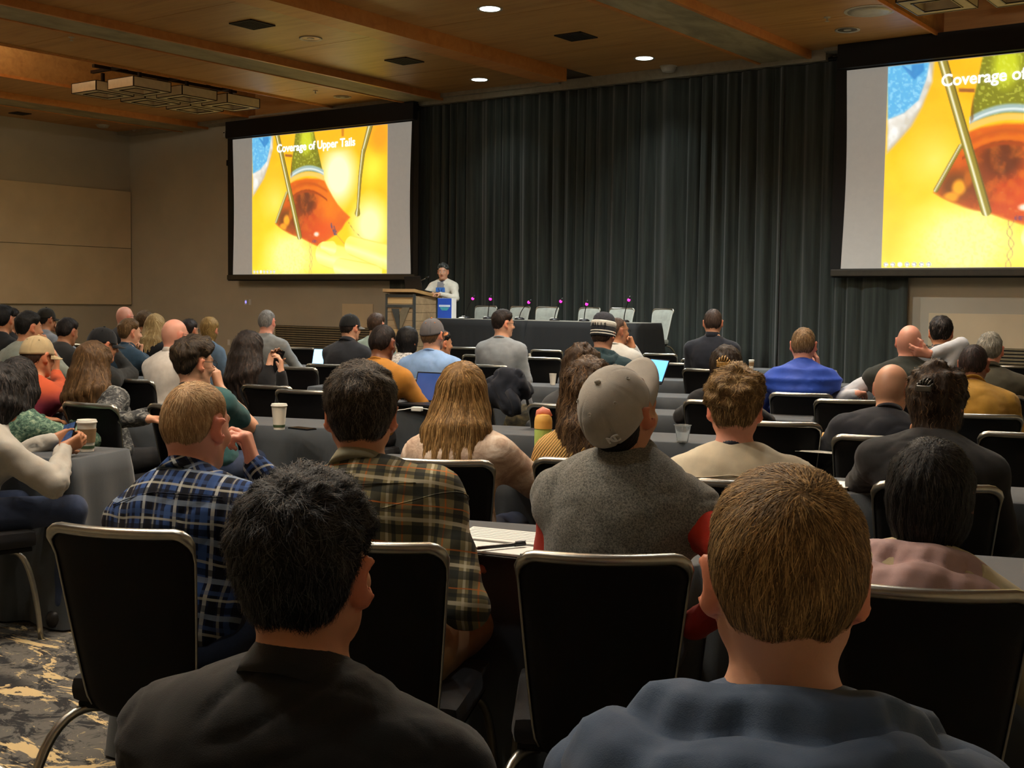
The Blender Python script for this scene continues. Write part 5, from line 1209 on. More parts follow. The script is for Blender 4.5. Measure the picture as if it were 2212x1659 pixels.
def make_chair(name, seat_m, back_m):
    t = empty(name); back, rim, seat, pan, legs, strut = CHM
    o = add('backrest', back if back_m is M_SHELL else fresh(back), back_m, t); add('rim', rim, M_CHROME, t)
    add('seat', seat if seat_m is M_SEAT else fresh(seat), seat_m, t); add('seat_pan', pan, M_SHELL, t)
    for l in legs: add('leg', l, M_CHROME, t)
    add('back_bracket', strut, M_BLKMET, t); return t
CH0 = make_chair('banquet_chair', M_SEAT, M_SHELL); CH0_used = [False]; CHG = make_chair('panel_chair', M_GSEAT, M_GSEAT); CHG_used = [False]
def place_chair(xy, rz, label, z=0, grey=False, group=None):
    p, fl = (CHG, CHG_used) if grey else (CH0, CH0_used)
    o = p if not fl[0] else copy_tree(p); fl[0] = True
    o.location = (xy[0], xy[1], z); o.rotation_euler = (0, 0, rz)
    return tag(o, label, 'chair', group or ('grey panel chairs on the riser' if grey else 'black banquet chairs'))
def chair_px(px, py, deg, label, z=ZT):
    """an empty chair whose top edge centre stands at this place"""
    p = at_z(px, py, z); th = face(deg); v = rot('z', th)@np.array((0, -.30, 0)); return place_chair((p[0]-v[0], p[1]-v[1]), th, label)
bpy.context.view_layer.update()
pcn = ['leftmost', 'second', 'third', 'fourth', 'fifth', 'rightmost']
for i, (px, py) in enumerate([(1055, 661.5), (1120, 661.5), (1186, 662), (1268, 663), (1349, 664), (1422, 664)]):
    p = at_Y(px, py, 15.3); place_chair((p[0]+.03*(i % 2), 15.0), math.pi+[.1, -.08, .05, -.12, .1, -.25][i], '%s pale grey panel chair behind the black panel table' % pcn[i], RZ+.05, True)
# ================================================================ THE AUDIENCE
F_ = m_fabric
NAVY, BLK = F_((24, 27, 38)), F_((22, 22, 24)); DENIM = F_((44, 56, 82), scale=350); KHAKI = F_((168, 132, 86)); CHAR = F_((46, 47, 50))
BLUEPLAID = m_plaid('blue_plaid', (26, 34, 58), [(.15, .10, (58, 90, 150), .75), (.36, .045, (196, 200, 198), .7), (.55, .09, (12, 14, 20), .85), (.72, .03, (150, 150, 140), .6), (.88, .05, (60, 90, 150), .6)],
                    [(.2, .08, (150, 168, 190), .55), (.42, .09, (14, 17, 26), .75), (.68, .035, (196, 196, 180), .55), (.86, .06, (60, 88, 140), .5)], .098, yoke=1.0)
GREENPLAID = m_plaid('olive_plaid', (128, 120, 88), [(.16, .13, (38, 44, 44), .8), (.45, .035, (196, 190, 164), .7), (.62, .05, (40, 46, 50), .75), (.82, .02, (190, 110, 50), .8)],
                     [(.2, .12, (36, 42, 42), .75), (.46, .05, (200, 194, 168), .65), (.66, .05, (44, 48, 48), .7), (.84, .018, (190, 110, 50), .8)], .105)
HEATH = m_heather((70, 72, 68), (138, 138, 130), 230)
# ---- first row
person(1705, 1006, 1.46, 'person in a slate blue hooded sweatshirt with short brown hair, right foreground', 'the person in the slate blue hooded sweatshirt', t=12, h=-6, pit=2, lean=10, s=1.07, sw=1.14, skin='fair',
       hair=('short', (122, 94, 56), dict(top=.018, side=.007, nape=-.044, light=(206, 168, 110), n=9500, sl=.045, lift=.0025, messy=.002, clump=.28)), shirt=F_((66, 84, 108)), hood=dict(w=1.3, h=.025), beard=.5, glasses=True)
person(655, 1008, 1.62, 'person in a black collared shirt with thick short black hair, centre foreground', 'the person in the black collared shirt', t=20, h=26, pit=2, lean=6, sw=1.16, skin='tan',
       hair=('short', (20, 19, 18), dict(top=.026, side=.007, nape=-.06, messy=.004, freq=110, light=(84, 84, 84), n=8500, sl=.03, lift=.008, clump=.7)), shirt=F_((30, 31, 32)), collar='shirt')
chair_px(-285, 1640, 15, 'black banquet chair whose rim just shows at the bottom left corner')
# ---- second row
P3 = person(427, 823, 3.5, 'person in a blue plaid shirt resting the chin on a fist', 'the person in the blue plaid shirt', t=24, h=40, pit=-6, seams=True, skin='pink', seat=(250, 1150, 14), sw=1.14, s=1.05, belly=.02,
       hair=('short', (172, 136, 94), dict(top=.006, side=.006, nape=-.055, light=(226, 196, 150), n=2500, sl=.03, lift=.001, messy=.0)), shirt=BLUEPLAID, collar='shirt', arms=('table', {'pix': (548, 1004, 3.66), 'epix': (600, 1120, 3.5), 'dir': (-.28, -.05, 1), 'palm': (-.9, -.4, -.2), 'curl': 1.15}), beard=.35, trousers=DENIM, wrinkle=1.3)
P4 = person(780, 779, 3.4, 'person in an olive plaid flannel shirt with large ears and dark hair', 'the person in the olive plaid flannel shirt', t=17, h=3, pit=0, skin='tan', seams=True, seat=(785, 1180, 10), sw=1.16, s=1.08,
       hair=('short', (44, 36, 28), dict(top=.026, side=.009, nape=-.062, messy=.0035, freq=110, light=(120, 108, 92), n=5500, sl=.036, lift=.006, clump=.6)), shirt=GREENPLAID, collar='shirt', neckcol=F_((150, 146, 122)), arms=('table', {'pix': (985, 1215, 3.45), 'epix': (1030, 1400, 3.1), 'dir': (-.4, 1, 0)}), trousers=KHAKI, wrinkle=1.3)
P5 = person(1290, 812, 3.1, 'person in a grey cap and grey fleece vest over a red shirt', 'the person in the grey cap and fleece vest', t=15, h=34, pit=44, rol=0, s=1.05, sw=.94, belly=.02, skin='tan', seat=(1305, 1208, 3),
       hair=('short', (30, 25, 22), dict(nape=-.07)), cap=dict(col=(168, 164, 155), tilt=4), shirt=F_((176, 44, 24)), vest=HEATH, collar='stand', neckcol=HEATH, arms=({'hand': (-.04, .36, .66), 'elbow': (-.2, .15, .3)}, {'pix': (1492, 1352, 3.15), 'epix': (1640, 1330, 2.95), 'dir': (-.5, .8, -.1)}), trousers=BLK)
P6 = person(2015, 945, 2.84, 'person in a cream sweatshirt with a dusty pink hood and black bobbed hair', 'the person in the cream and pink hooded sweatshirt', t=18, h=14, pit=-2, sex='f', s=1.0, sw=1.25, skin='fair', seat=(2020, 1284, 8),
       hair=('short', (14, 13, 13), dict(cover=True, low=-.105, top=.022, side=.02, groove=.4, blobs=[(0, -.06, -.045, .078, .055, .06)], light=(66, 64, 60), n=4200, sl=.08, lift=.003)), shirt=F_((190, 178, 144)), hood=dict(w=1.12, h=.03, m=F_((168, 140, 138))), trousers=BLK)
# ---- third row
person(14, 783, 5.35, 'person in a pale linen shirt holding a phone at the left edge', 'the person in the pale linen shirt', t=50, h=45, pit=-16, lean=18, sex='f', s=.97, skin='olive', hair=('long', (24, 21, 20), dict(len=.12, cover=True, light=(92, 84, 80))), shirt=F_((168, 165, 156)), wrinkle=2.2,
       arms=({'pix': (112, 952, 5.7), 'dir': (.1, 1, .25), 'palm': (1, 0, .1), 'curl': .5}, {'pix': (138, 968, 5.45), 'epix': (110, 1060, 5.2), 'dir': (-.1, 1, .35), 'palm': (-1, 0, .3), 'curl': .5}), trousers=DENIM, armr=1.15)
person(40, 786, 6.5, 'person in a green patterned top mostly hidden behind the pale linen shirt', 'the person in the green patterned top', t=25, h=30, lean=14, sex='f', skin='olive', hair=('long', (24, 21, 20), dict(len=.1, cover=True)), shirt=m_mottle('green_pattern', (30, 54, 44), (70, 104, 86), (140, 160, 132), 30), arms=('table', 'table'))
person(84, 720, 7.2, 'person in a tan cap and an orange to magenta sweatshirt, arm raised to the forehead', 'the person in the tan cap', t=25, h=50, pit=-8, lean=14, sex='m', s=.98, skin='tan', hair=('short', (50, 36, 28), {}), cap=dict(col=(176, 156, 118)), collar='crew',
       shirt=m_grad('ombre_orange', [(.0, (90, 20, 60)), (.35, (150, 30, 70)), (.55, (120, 36, 60)), (.75, (176, 70, 30)), (1, (184, 76, 34))], 2, .6, 1.05), arms=('table', {'pix': (122, 800, 7.65), 'elbow': (.15, .6, .74), 'dir': (.0, .1, 1), 'palm': (-.5, -.8, 0), 'curl': .3}))
P10 = person(206, 735, 7.0, 'person with long brown hair in a grey marbled quilted jacket', 'the person in the marbled quilted jacket', t=32, h=42, pit=-10, lean=16, sex='f', s=1.0, sw=1.15, skin='fair', seat=(190, 876, 28),
       hair=('long', (78, 56, 32), dict(len=.26, cover=True, spread=.17, top=.022, light=(140, 106, 66), fwd=.02)), shirt=m_mottle('marbled_quilt', (22, 23, 25), (58, 60, 60), (150, 150, 144), 22), arms=('table', {'pix': (318, 905, 6.5), 'epix': (300, 960, 6.2), 'dir': (0, 1, 0)}), trousers=BLK)
P11 = person(420, 723, 6.85, 'person in a teal t-shirt with glasses resting the jaw on a hand', 'the person in the teal t-shirt', t=30, h=58, pit=-4, lean=16, skin='fair', seat=(385, 880, 20), s=1.08,
       hair=('short', (46, 36, 26), dict(top=.034, side=.008, quiff=.012, messy=.006, light=(104, 88, 66))), shirt=F_((44, 84, 86)), sleeve='short', collar='crew', glasses=True, lanyard=(18, 20, 26), arms=('lap', {'pix': (474, 838, 7.05), 'epix': (560, 960, 6.9), 'dir': (-.22, -.1, 1), 'palm': (-.9, -.2, 0), 'curl': .9}), trousers=DENIM)
P15 = person(1000, 779, 4.9, 'person with long straight fair hair in a pinkish beige sweater', 'the person with long straight fair hair', t=17, h=18, pit=-4, sex='f', s=1.0, sw=1.08, skin='fair', seat=(948, 1000, 8),
       hair=('long', (126, 94, 52), dict(len=.25, cover=True, spread=.13, top=.02, light=(206, 164, 104), n=3200, sl=.16, groove=.45, clump=.15, lift=.002)), shirt=m_mottle('beige_fleece', (166, 140, 120), (196, 172, 150), (224, 208, 190), 7), wrinkle=.5, arms=('table', 'table'), trousers=DENIM, armr=1.15)
P16 = person(1274, 770, 4.95, 'person with wavy brown hair in a mustard ribbed sweater', 'the person in the mustard ribbed sweater', t=18, h=24, pit=-2, sex='f', s=1.0, sw=1.05, skin='fair', seat=(1270, 998, 5),
       hair=('long', (66, 48, 30), dict(len=.16, cover=True, spread=.09, top=.03, side=.028, messy=.008, freq=60, light=(134, 104, 70), curl=.8, n=2200, lift=.008)), shirt=m_rib('mustard_rib', (186, 148, 84)), arms=('table', 'table'))
person(1258, 739, 7.3, 'person with curly brown hair seen just above the wavy brown hair', 'the person with curly brown hair', t=18, h=30, pit=-4, lean=12, sex='f', skin='fair', hair=('long', (62, 46, 32), dict(len=.1, cover=True, spread=.08, top=.03, side=.028, messy=.009, freq=60, light=(130, 104, 76), curl=.9, lift=.008)), shirt=F_((64, 66, 68)), arms=('table', 'table'))
P17 = person(1590, 787, 4.3, 'person in a cream t-shirt with a navy lanyard and swept fair brown hair', 'the person in the cream t-shirt', t=16, h=3, pit=-2, skin='pink', seams=True, seat=(1622, 1046, 4), sw=1.16, s=1.04,
       hair=('short', (110, 84, 50), dict(top=.036, side=.007, nape=-.062, messy=.008, light=(196, 164, 112), n=2500, lift=.007, clump=.6)), shirt=F_((196, 186, 162)), sleeve='short', arms=('table', 'table'), collar='crew', lanyard=(22, 26, 44), trousers=CHAR)
P18 = person(1570, 744, 7.5, 'person with dark hair held up in a tortoiseshell claw clip', 'the person with the claw clip', t=16, h=10, lean=12, sex='f', skin='tan', seat=(1550, 870, 12), hair=('short', (44, 34, 26), dict(top=.022, side=.022, cover=True, nape=-.06, blobs=[(0, -.1, .02, .05, .03, .06)], light=(96, 80, 60))), shirt=BLK, arms=('table', 'table'))
P19 = person(1929, 786, 5.95, 'person with a shaved head in a navy jumper with a turned-up collar', 'the person with the shaved head in navy', t=16, h=22, pit=-6, lean=14, sw=1.1, skin='fair', seat=(1900, 948, 12), hair=('bald', (90, 72, 56), dict(stub=.5)), shirt=F_((24, 26, 34)), collar='shirt', arms=('tablein', 'table'))
P20 = person(2030, 781, 4.55, 'person in a black sweater with curly brown hair pinned up and a gold hoop earring', 'the person with the pinned-up curls', t=14, h=22, pit=-6, lean=12, sex='f', s=1.02, sw=1.3, skin='tan', seat=(2025, 1054, 13),
       hair=('short', (46, 34, 24), dict(top=.03, side=.02, cover=True, nape=-.08, messy=.01, freq=60, groove=.35, n=1600, blobs=[(.0, -.09, .045, .05, .045, .05), (.02, -.1, .0, .04, .035, .05)], light=(118, 92, 62), curl=.8, lift=.01)), shirt=BLK, arms=('cheek', 'table'))
# ---- fourth and fifth rows
P12 = person(540, 713, 8.4, 'person with long dark hair in black holding up a phone', 'the person in black holding up a phone', t=32, h=38, pit=-10, lean=14, sex='f', s=1.02, sw=1.1, skin='fair', seat=(574, 836, 24), hair=('long', (34, 26, 22), dict(len=.3, cover=True, spread=.15, light=(84, 66, 54))), shirt=BLK,
       arms=({'pix': (583, 792, 8.3), 'dir': (.2, .3, .9), 'palm': (.6, -.6, 0), 'curl': .5}, {'pix': (607, 805, 8.1), 'epix': (640, 850, 7.9), 'dir': (-.15, .2, 1), 'palm': (-.7, -.5, 0), 'curl': .6}))
P13 = person(832, 702, 8.6, 'person in a mustard brown jacket with dark thinning hair and glasses', 'the person in the mustard brown jacket', t=22, h=34, pit=-14, lean=14, skin='brown', sw=1.08, s=1.04, hair=('short', (28, 20, 18), dict(top=.008, side=.012, messy=.001, light=(70, 56, 50))), shirt=F_((172, 116, 42)), collar='crew', glasses=True, arms=('table', 'table'))
P14 = person(932, 684, 9.4, 'person in a light blue shirt and a grey cap with an orange brim', 'the person in the light blue shirt', t=20, h=34, pit=4, lean=8, sw=1.15, skin='fair', s=1.02, hair=('short', (96, 72, 46), dict(nape=-.07)), cap=dict(col=(100, 98, 100), brim=(196, 122, 70)), shirt=F_((136, 170, 216)), collar='crew', glasses=True, beard=.5, arms=('table', 'table'))
P21 = person(1737, 707, 8.5, 'person in a royal blue puffer vest with a hand raised to the face', 'the person in the royal blue puffer vest', t=14, h=6, pit=-6, lean=16, sw=1.15, skin='pink', s=1.0, hair=('short', (112, 88, 60), dict(top=.007, side=.007, light=(170, 144, 110), messy=.001)), shirt=F_((34, 56, 120)), vest=F_((34, 70, 170), .6, vscale=5), collar='stand', neckcol=F_((34, 70, 170), .6, vscale=5), arms=('table', 'cheek'), quilt=True)
P22 = person(1968, 702, 8.3, 'person with a bald head in a black vest over pale sleeves, hand behind the neck', 'the person in the black vest', t=18, h=10, pit=-2, rol=4, lean=8, sw=1.15, skin='pink', hair=('bald', (110, 84, 70), dict(stub=.35)), shirt=F_((186, 190, 196)), vest=F_((36, 40, 34)), collar='crew', neckcol=F_((36, 40, 34)),
       arms=({'pix': (1850, 850, 8.2), 'elbow': (-.5, .1, .8)}, {'pix': (2008, 765, 8.2), 'epix': (2075, 770, 8.3), 'dir': (-.9, -.1, .15), 'palm': (0, .6, .5), 'curl': .4}))
P25 = person(2106, 744, 7.3, 'person in an ochre jacket with dark balding hair', 'the person in the ochre jacket', t=16, h=12, pit=-10, lean=16, sw=1.1, skin='brown', seat=(2125, 900, 13), hair=('short', (34, 24, 22), dict(top=.004, side=.006, messy=0, light=(80, 60, 54))), shirt=F_((150, 112, 36)), collar='shirt', arms=('table', 'table'))
P24 = person(2140, 716, 8.5, 'person with grey hair in an olive jacket at the right', 'the person with grey hair in an olive jacket', t=16, h=8, pit=-4, lean=12, sw=1.15, skin='pink', hair=('short', (120, 116, 104), dict(top=.01, side=.014, light=(180, 176, 164))), shirt=F_((62, 58, 44)), collar='shirt', arms=('table', 'table'))
P23 = person(2034, 681, 9.6, 'person with black hair in a grey pullover below the right screen', 'the person in the grey pullover', t=18, h=2, lean=10, sw=1.05, skin='tan', hair=('short', (24, 21, 20), dict(top=.022, messy=.005)), shirt=F_((70, 72, 74)), collar='stand', arms=('table', 'table'))
# ---- front rows
P26 = person(1541, 667, 11.2, 'person with cropped hair in a dark navy jacket', 'the person in the dark navy jacket', t=20, h=4, lean=2, sw=1.1, skin='fair', hair=('short', (58, 46, 40), dict(top=.009, side=.005, messy=.001)), shirt=F_((26, 30, 40)), collar='stand')
P27 = person(1088, 667, 11.4, 'person in a pale grey sweater and glasses sitting upright', 'the person in the pale grey sweater', t=22, h=62, lean=2, sw=1.08, skin='fair', hair=('short', (34, 26, 22), dict(top=.024, side=.007, nape=-.06)), shirt=F_((140, 146, 150)), collar='crew', glasses=True)
P28 = person(1304, 688, 9.25, 'person in a striped beanie reading HILLS and a dark teal jacket', 'the person in the striped beanie', t=20, h=24, lean=6, sw=1.05, skin='fair', hair=('short', (60, 46, 36), dict(top=.004, side=.006, nape=-.07)), shirt=F_((30, 52, 58)), hood=dict(w=.9), arms=('table', 'table'))
P29 = person(1334, 686, 11.0, 'person in a white pullover with shaved head and hand at the mouth', 'the person in the white pullover', t=24, h=56, pit=-2, lean=6, sw=1.05, skin='tan', hair=('buzz', (70, 54, 44), dict(top=.002, side=.003, stub=.5, n=100)), shirt=F_((190, 190, 184)), collar='crew', glasses=True, arms=('table', 'mouth'))
P30 = person(757, 675, 11.2, 'person in a black cap with a grey brim and a dark jacket', 'the person in the black cap with grey brim', t=26, h=44, lean=8, sw=1.1, skin='fair', hair=('short', (36, 28, 24), {}), cap=dict(col=(26, 26, 26), brim=(108, 108, 104)), shirt=F_((36, 38, 44)), collar='shirt', arms=('table', 'table'))
P31 = person(814, 675, 13.0, 'person with brown hair in a pale mint shirt near the lectern', 'the person in the pale mint shirt', t=24, h=30, lean=8, skin='fair', hair=('short', (66, 48, 36), dict(top=.018, side=.012)), shirt=F_((150, 168, 156)), collar='crew')
P32 = person(881, 704, 11.0, 'person with black hair between the mustard jacket and the grey cap', 'the person with black hair behind the mustard jacket', t=22, h=40, lean=16, sex='f', skin='tan', hair=('short', (18, 16, 16), dict(top=.02, side=.018, cover=True)), shirt=m_mottle('white_speckle', (60, 56, 56), (200, 196, 190), (220, 216, 210), 40))
P33 = person(955, 712, 11.9, 'person in profile just right of the light blue shirt', 'the person in profile beyond the grey cap', t=30, h=60, lean=16, skin='tan', hair=('short', (26, 22, 20), dict(top=.02)), shirt=CHAR)
P34 = person(577, 669, 12.4, 'person with cropped grey hair in a grey sweater by the air grille', 'the person with cropped grey hair', t=24, h=26, lean=4, sw=1.15, skin='pink', hair=('short', (122, 120, 116), dict(top=.006, side=.005, messy=.0, light=(170, 168, 164))), shirt=F_((130, 132, 130)), arms=('lap', 'table'))
P35 = person(453, 684, 12.6, 'person with a blond bob in a denim jacket', 'the person with the blond bob', t=28, h=30, lean=10, sex='f', skin='fair', hair=('long', (140, 112, 64), dict(len=.0, spread=.05, cover=True, light=(206, 178, 116))), shirt=F_((84, 104, 124)))
P36 = person(410, 688, 13.7, 'person with dark hair behind the shaved head in white fleece', 'the person with dark hair behind the white fleece', t=28, h=40, lean=10, skin='tan', hair=('short', (36, 27, 23), {}), shirt=CHAR, glasses=True)
P37 = person(379, 689, 8.9, 'person with a shaved head and glasses in a white fleece', 'the person in the white fleece', t=28, h=52, pit=-6, lean=10, skin='pink', s=1.0, hair=('bald', (140, 104, 84), dict(stub=.35)), shirt=F_((206, 200, 190)), collar='stand', glasses=True, arms=('table', 'table'))
P38 = person(336, 677, 12.6, 'person with long blond hair in a black and pink top', 'the person with long blond hair in black', t=28, h=34, lean=10, sex='f', skin='fair', hair=('long', (156, 130, 84), dict(len=.14, cover=True, light=(220, 200, 150))), shirt=BLK)
P39 = person(314, 669, 14.0, 'person with brown quiffed hair near the front wall', 'the person with quiffed brown hair', t=28, h=20, lean=8, skin='tan', hair=('short', (80, 62, 40), dict(top=.026, side=.008)), shirt=F_((38, 32, 28)))
P40 = person(270, 662, 13.6, 'person with a pink bald head in a black jacket by the room corner', 'the bald person in a black jacket', t=30, h=50, lean=12, skin='pink', hair=('bald', (190, 130, 110), dict(stub=.2)), shirt=BLK, glasses=True)
P41 = person(281, 687, 11.6, 'person with short brown hair in a blue fleece jacket, face in profile', 'the person in the blue fleece jacket', t=32, h=64, lean=12, skin='fair', hair=('short', (96, 72, 44), dict(top=.022, side=.01, light=(150, 120, 80))), shirt=F_((44, 66, 84)), collar='stand', arms=('table', 'chin'))
P42 = person(226, 703, 8.6, 'person in a black cap and dark olive jacket shading the eyes with a hand', 'the person in the black cap and dark jacket', t=34, h=62, pit=-10, lean=14, skin='tan', hair=('short', (120, 116, 110), dict(nape=-.07)), cap=dict(col=(18, 18, 20)), shirt=F_((28, 29, 28)), arms=('table', {'pix': (250, 762, 8.9), 'elbow': (.3, .5, .7), 'dir': (-.2, .1, 1), 'palm': (-.6, -.6, 0), 'curl': .4}))
P43 = person(151, 686, 11.4, 'person with dark hair hunched in a black top', 'the person hunched in a black top', t=30, h=44, pit=-16, lean=20, skin='olive', hair=('short', (28, 22, 20), dict(top=.02, side=.014)), shirt=F_((38, 37, 36)), arms=('table', 'table'))
P44 = person(64, 671, 10.0, 'person in a pale green shirt with a hand over the mouth', 'the person in the pale green shirt', t=34, h=62, pit=-6, lean=14, skin='tan', sw=1.1, hair=('short', (22, 20, 18), dict(top=.024, side=.008)), shirt=F_((134, 140, 128)), arms=('table', 'mouth'))
P45 = person(100, 662, 13.2, 'person in a dark cap with a forearm raised before the face', 'the person in the dark cap at the far left', t=32, h=52, lean=10, skin='tan', hair=('short', (30, 24, 20), {}), cap=dict(col=(34, 30, 22)), shirt=F_((130, 134, 140)), arms=('table', 'mouth'))
P46 = person(8, 657, 11.2, 'person with black hair in black, cut off at the left edge', 'the person in black at the left edge', t=34, h=36, lean=8, skin='tan', hair=('short', (18, 16, 16), dict(top=.024, side=.016)), shirt=BLK)
P47 = person(24, 664, 12.4, 'person in profile with dark hair tied back at the left edge', 'the person in profile at the left edge', t=36, h=66, lean=10, sex='f', skin='tan', hair=('short', (26, 20, 18), dict(top=.014, side=.012, back=True, blobs=[(0, -.11, .03, .03, .03, .03)])), shirt=BLK, arms=('table', 'chin'))
# ---- the speaker
pp = at_Y(957, 567, 14.98); dsp = float((pp-CAM)@FW)
P48 = person(957, 567, dsp, 'person standing at the lectern in a cream jacket with a blue lanyard', 'the speaker', t=200, h=192, pit=-8, lean=4, skin='fair', stand=True, chair=False, zbase=RZ, sw=1.05, hair=('short', (54, 56, 54), dict(top=.026, side=.008, light=(150, 154, 150))),
       shirt=F_((214, 210, 196)), lanyard=(24, 32, 64), trousers=BLK, arms=({'hand': (-.06, .33, 1.13), 'elbow': (-.5, .0, 1.1), 'dir': (.5, .8, 0)}, {'hand': (.06, .33, 1.13), 'elbow': (.5, .0, 1.1), 'dir': (-.5, .8, 0)}))
# ================================================================ AUDIENCE TABLES
TH = face(17); AU = np.array([math.cos(TH), math.sin(TH)]); AV = np.array([-math.sin(TH), math.cos(TH)])
TZ = .755
def atable(u0, u1, v, label, m=None, d=.46):
    c = AU*(u0+u1)/2+AV*(v+d/2); table('classroom_table', u1-u0-.02, d, TZ, (c[0], c[1], 0), TH, label, 'cloth-covered classroom tables', m or M_TCLOTH, int(abs(u0*100+v*37)))
atable(-2.30, -.46, 3.34, 'charcoal-clothed table carrying the open notebook and pen')
atable(-.44, 1.40, 3.34, 'charcoal-clothed table in front of the cream and pink hooded sweatshirt')
atable(-2.25, -.42, 4.86, 'charcoal-clothed table carrying the green water bottle')
atable(-.40, 1.43, 4.86, 'charcoal-clothed table in front of the pinned-up curls')
atable(-2.25, -.42, 6.34, 'charcoal-clothed table carrying the clear plastic cup')
atable(-.40, 1.43, 6.34, 'charcoal-clothed table carrying the bread roll')
atable(-2.25, -.42, 7.86, 'charcoal-clothed table in front of the curly brown hair')
atable(-.40, 1.43, 7.86, 'charcoal-clothed table in front of the ochre jacket')
atable(-2.25, -.42, 9.38, 'charcoal-clothed table in front of the royal blue puffer vest')
atable(-.40, 1.43, 9.38, 'charcoal-clothed table in front of the grey-haired olive jacket')
atable(-4.4, -2.6, 10.08, 'charcoal-clothed table carrying the white paper mug')
atable(-3.05, -1.2, 11.45, 'charcoal-clothed front table before the white pullover')
atable(-1.18, .6, 11.45, 'charcoal-clothed front table before the dark navy jacket')
atable(-5.27, -3.42, 4.56, 'charcoal-clothed table end with the sleeved coffee cup, left')
atable(-4.78, -2.94, 6.23, 'charcoal-clothed table end with the white coffee cup and black phone')
atable(-6.65, -4.80, 6.33, 'charcoal-clothed table in front of the tan cap')
atable(-4.60, -2.76, 7.80, 'charcoal-clothed table carrying the open laptop and white cable')
atable(-6.45, -4.62, 8.10, 'charcoal-clothed table in front of the white fleece')
atable(-4.60, -2.76, 9.15, 'charcoal-clothed table in front of the light blue shirt')
atable(-8.3, -6.45, 9.2, 'charcoal-clothed table in front of the pale green shirt')
atable(-5.30, -3.45, 11.24, 'charcoal-clothed table in front of the black cap with grey brim')
atable(-7.35, -5.5, 11.75, 'charcoal-clothed table in front of the cropped grey hair')
atable(-9.3, -7.4, 12.5, 'charcoal-clothed table nearest the left room corner')
atable(-4.6, -2.76, 14.42, 'charcoal-clothed front table close to the panel riser, left')
atable(-2.3, -.5, 13.86, 'charcoal-clothed front table carrying the tan-sleeved cup')
# ================================================================ EMPTY CHAIRS
for px, py, dg, lab in ((1684, 917, 13, 'empty black banquet chair just right of the person in the cream t-shirt'), (1832, 868, 13, 'empty black banquet chair behind the shaved head in navy'), 
        (2215, 941, 12, 'black banquet chair cut off at the right edge, above the cream hooded sweatshirt'), (1466, 787, 16, 'tall empty black banquet chair right of the white pullover'), (1425, 766, 16, 'empty black banquet chair behind the glowing small laptop'), (1512, 778, 16, 'black banquet chair behind the dark navy jacket'),
        (1180, 758, 18, 'empty front black banquet chair just right of the pale grey sweater'), (1172, 775, 18, 'empty black banquet chair below the front one beside the pale grey sweater'), (1036, 769, 18, 'empty black banquet chair left of the pale grey sweater'), (1066, 761, 18, 'empty black banquet chair beyond the pale grey sweater'),
        (1000, 752, 20, 'empty black banquet chair below the blue display box'), (648, 753, 24, 'empty black banquet chair left of the bright laptop'), 
        (640, 796, 24, 'empty black banquet chair beside the raised phone'), (741, 777, 22, 'empty black banquet chair behind the black cap with grey brim'), (652, 847, 22, 'empty black banquet chair behind the white coffee cup'), 
        (354, 810, 24, 'empty black banquet chair directly behind the white fleece'), (332, 741, 28, 'empty black banquet chair behind the long blond hair'), (165, 745, 30, 'empty black banquet chair behind the hunched black top'),
        (2200, 793, 14, 'black banquet chair at the right edge behind the olive jacket')):
    chair_px(px, py, dg, lab)
# ================================================================ THINGS ON THE TABLES
M_CUP = mat('white_paper_cup', (226, 220, 204), .6, var=.04); M_LID = mat('white_cup_lid', (236, 232, 220), .4, var=.02); M_SLEEVE = mat('cardboard_sleeve', (150, 120, 84), .85, var=.12); M_GBAND = mat('green_print_band', (72, 92, 60), .6)
def paper_cup(px, py, label, h=.135, lid=True, sleeve=False, band=True, z=None):
    p = at_z(px, py, z or TZ+.003); k = h/.135; t = empty('coffee_cup', (p[0], p[1], TZ+.001), .4, label, 'cup')
    MB().lathe([(.001, .001), (.029*k, .001), (.029*k, .004), (.0405*k, h*.93), (.0425*k, h*.94), (.0425*k, h*.95), (.038*k, h*.95), (.026*k, .006), (.001, .006)], 28, cap=False).build('cup_body', M_CUP, t, smooth='auto')
    if lid: MB().lathe([(.001, h*.985), (.036*k, h*.985), (.038*k, h*1.03), (.0405*k, h*1.03), (.0415*k, h*.985), (.044*k, h*.975), (.0445*k, h*.94), (.042*k, h*.935)], 28, cap=False).build('lid', M_LID, t, smooth='auto')
    if sleeve: MB().lathe([(.0335*k, h*.30), (.0395*k, h*.74), (.0405*k, h*.74), (.0345*k, h*.30)], 28, cap=False).build('sleeve', M_SLEEVE, t, smooth='auto')
    if band: MB().lathe([(.0305*k, h*.1), (.032*k, h*.2), (.0325*k, h*.2), (.0308*k, h*.1)], 28, cap=False).build('printed_band', M_GBAND, t, smooth='auto')
    return t
paper_cup(188, 974, 'white lidded coffee cup with a brown sleeve at the left table corner', .145, sleeve=True)
paper_cup(603, 927, 'plain white lidded coffee cup beside the black phone', .14)
paper_cup(1194, 831, 'small white paper mug without lid beside the curly hair', .105, lid=False, band=False)
paper_cup(1110, 809, 'white lidded cup behind the empty chairs in the centre', .1, band=False)
paper_cup(1146, 778, 'white paper cup right of the pale grey sweater', .09, lid=False, band=False)
paper_cup(1623, 796, 'lidded cup with a tan sleeve left of the royal blue puffer vest', .1, sleeve=True, band=False)
M_PHONE = mat('black_phone_glass', (16, 17, 20), .15, var=.05); M_PSCR = mat('phone_screen', (40, 60, 90), .2, var=.6, vscale=60, emit=(40, 60, 96), estr=.5)
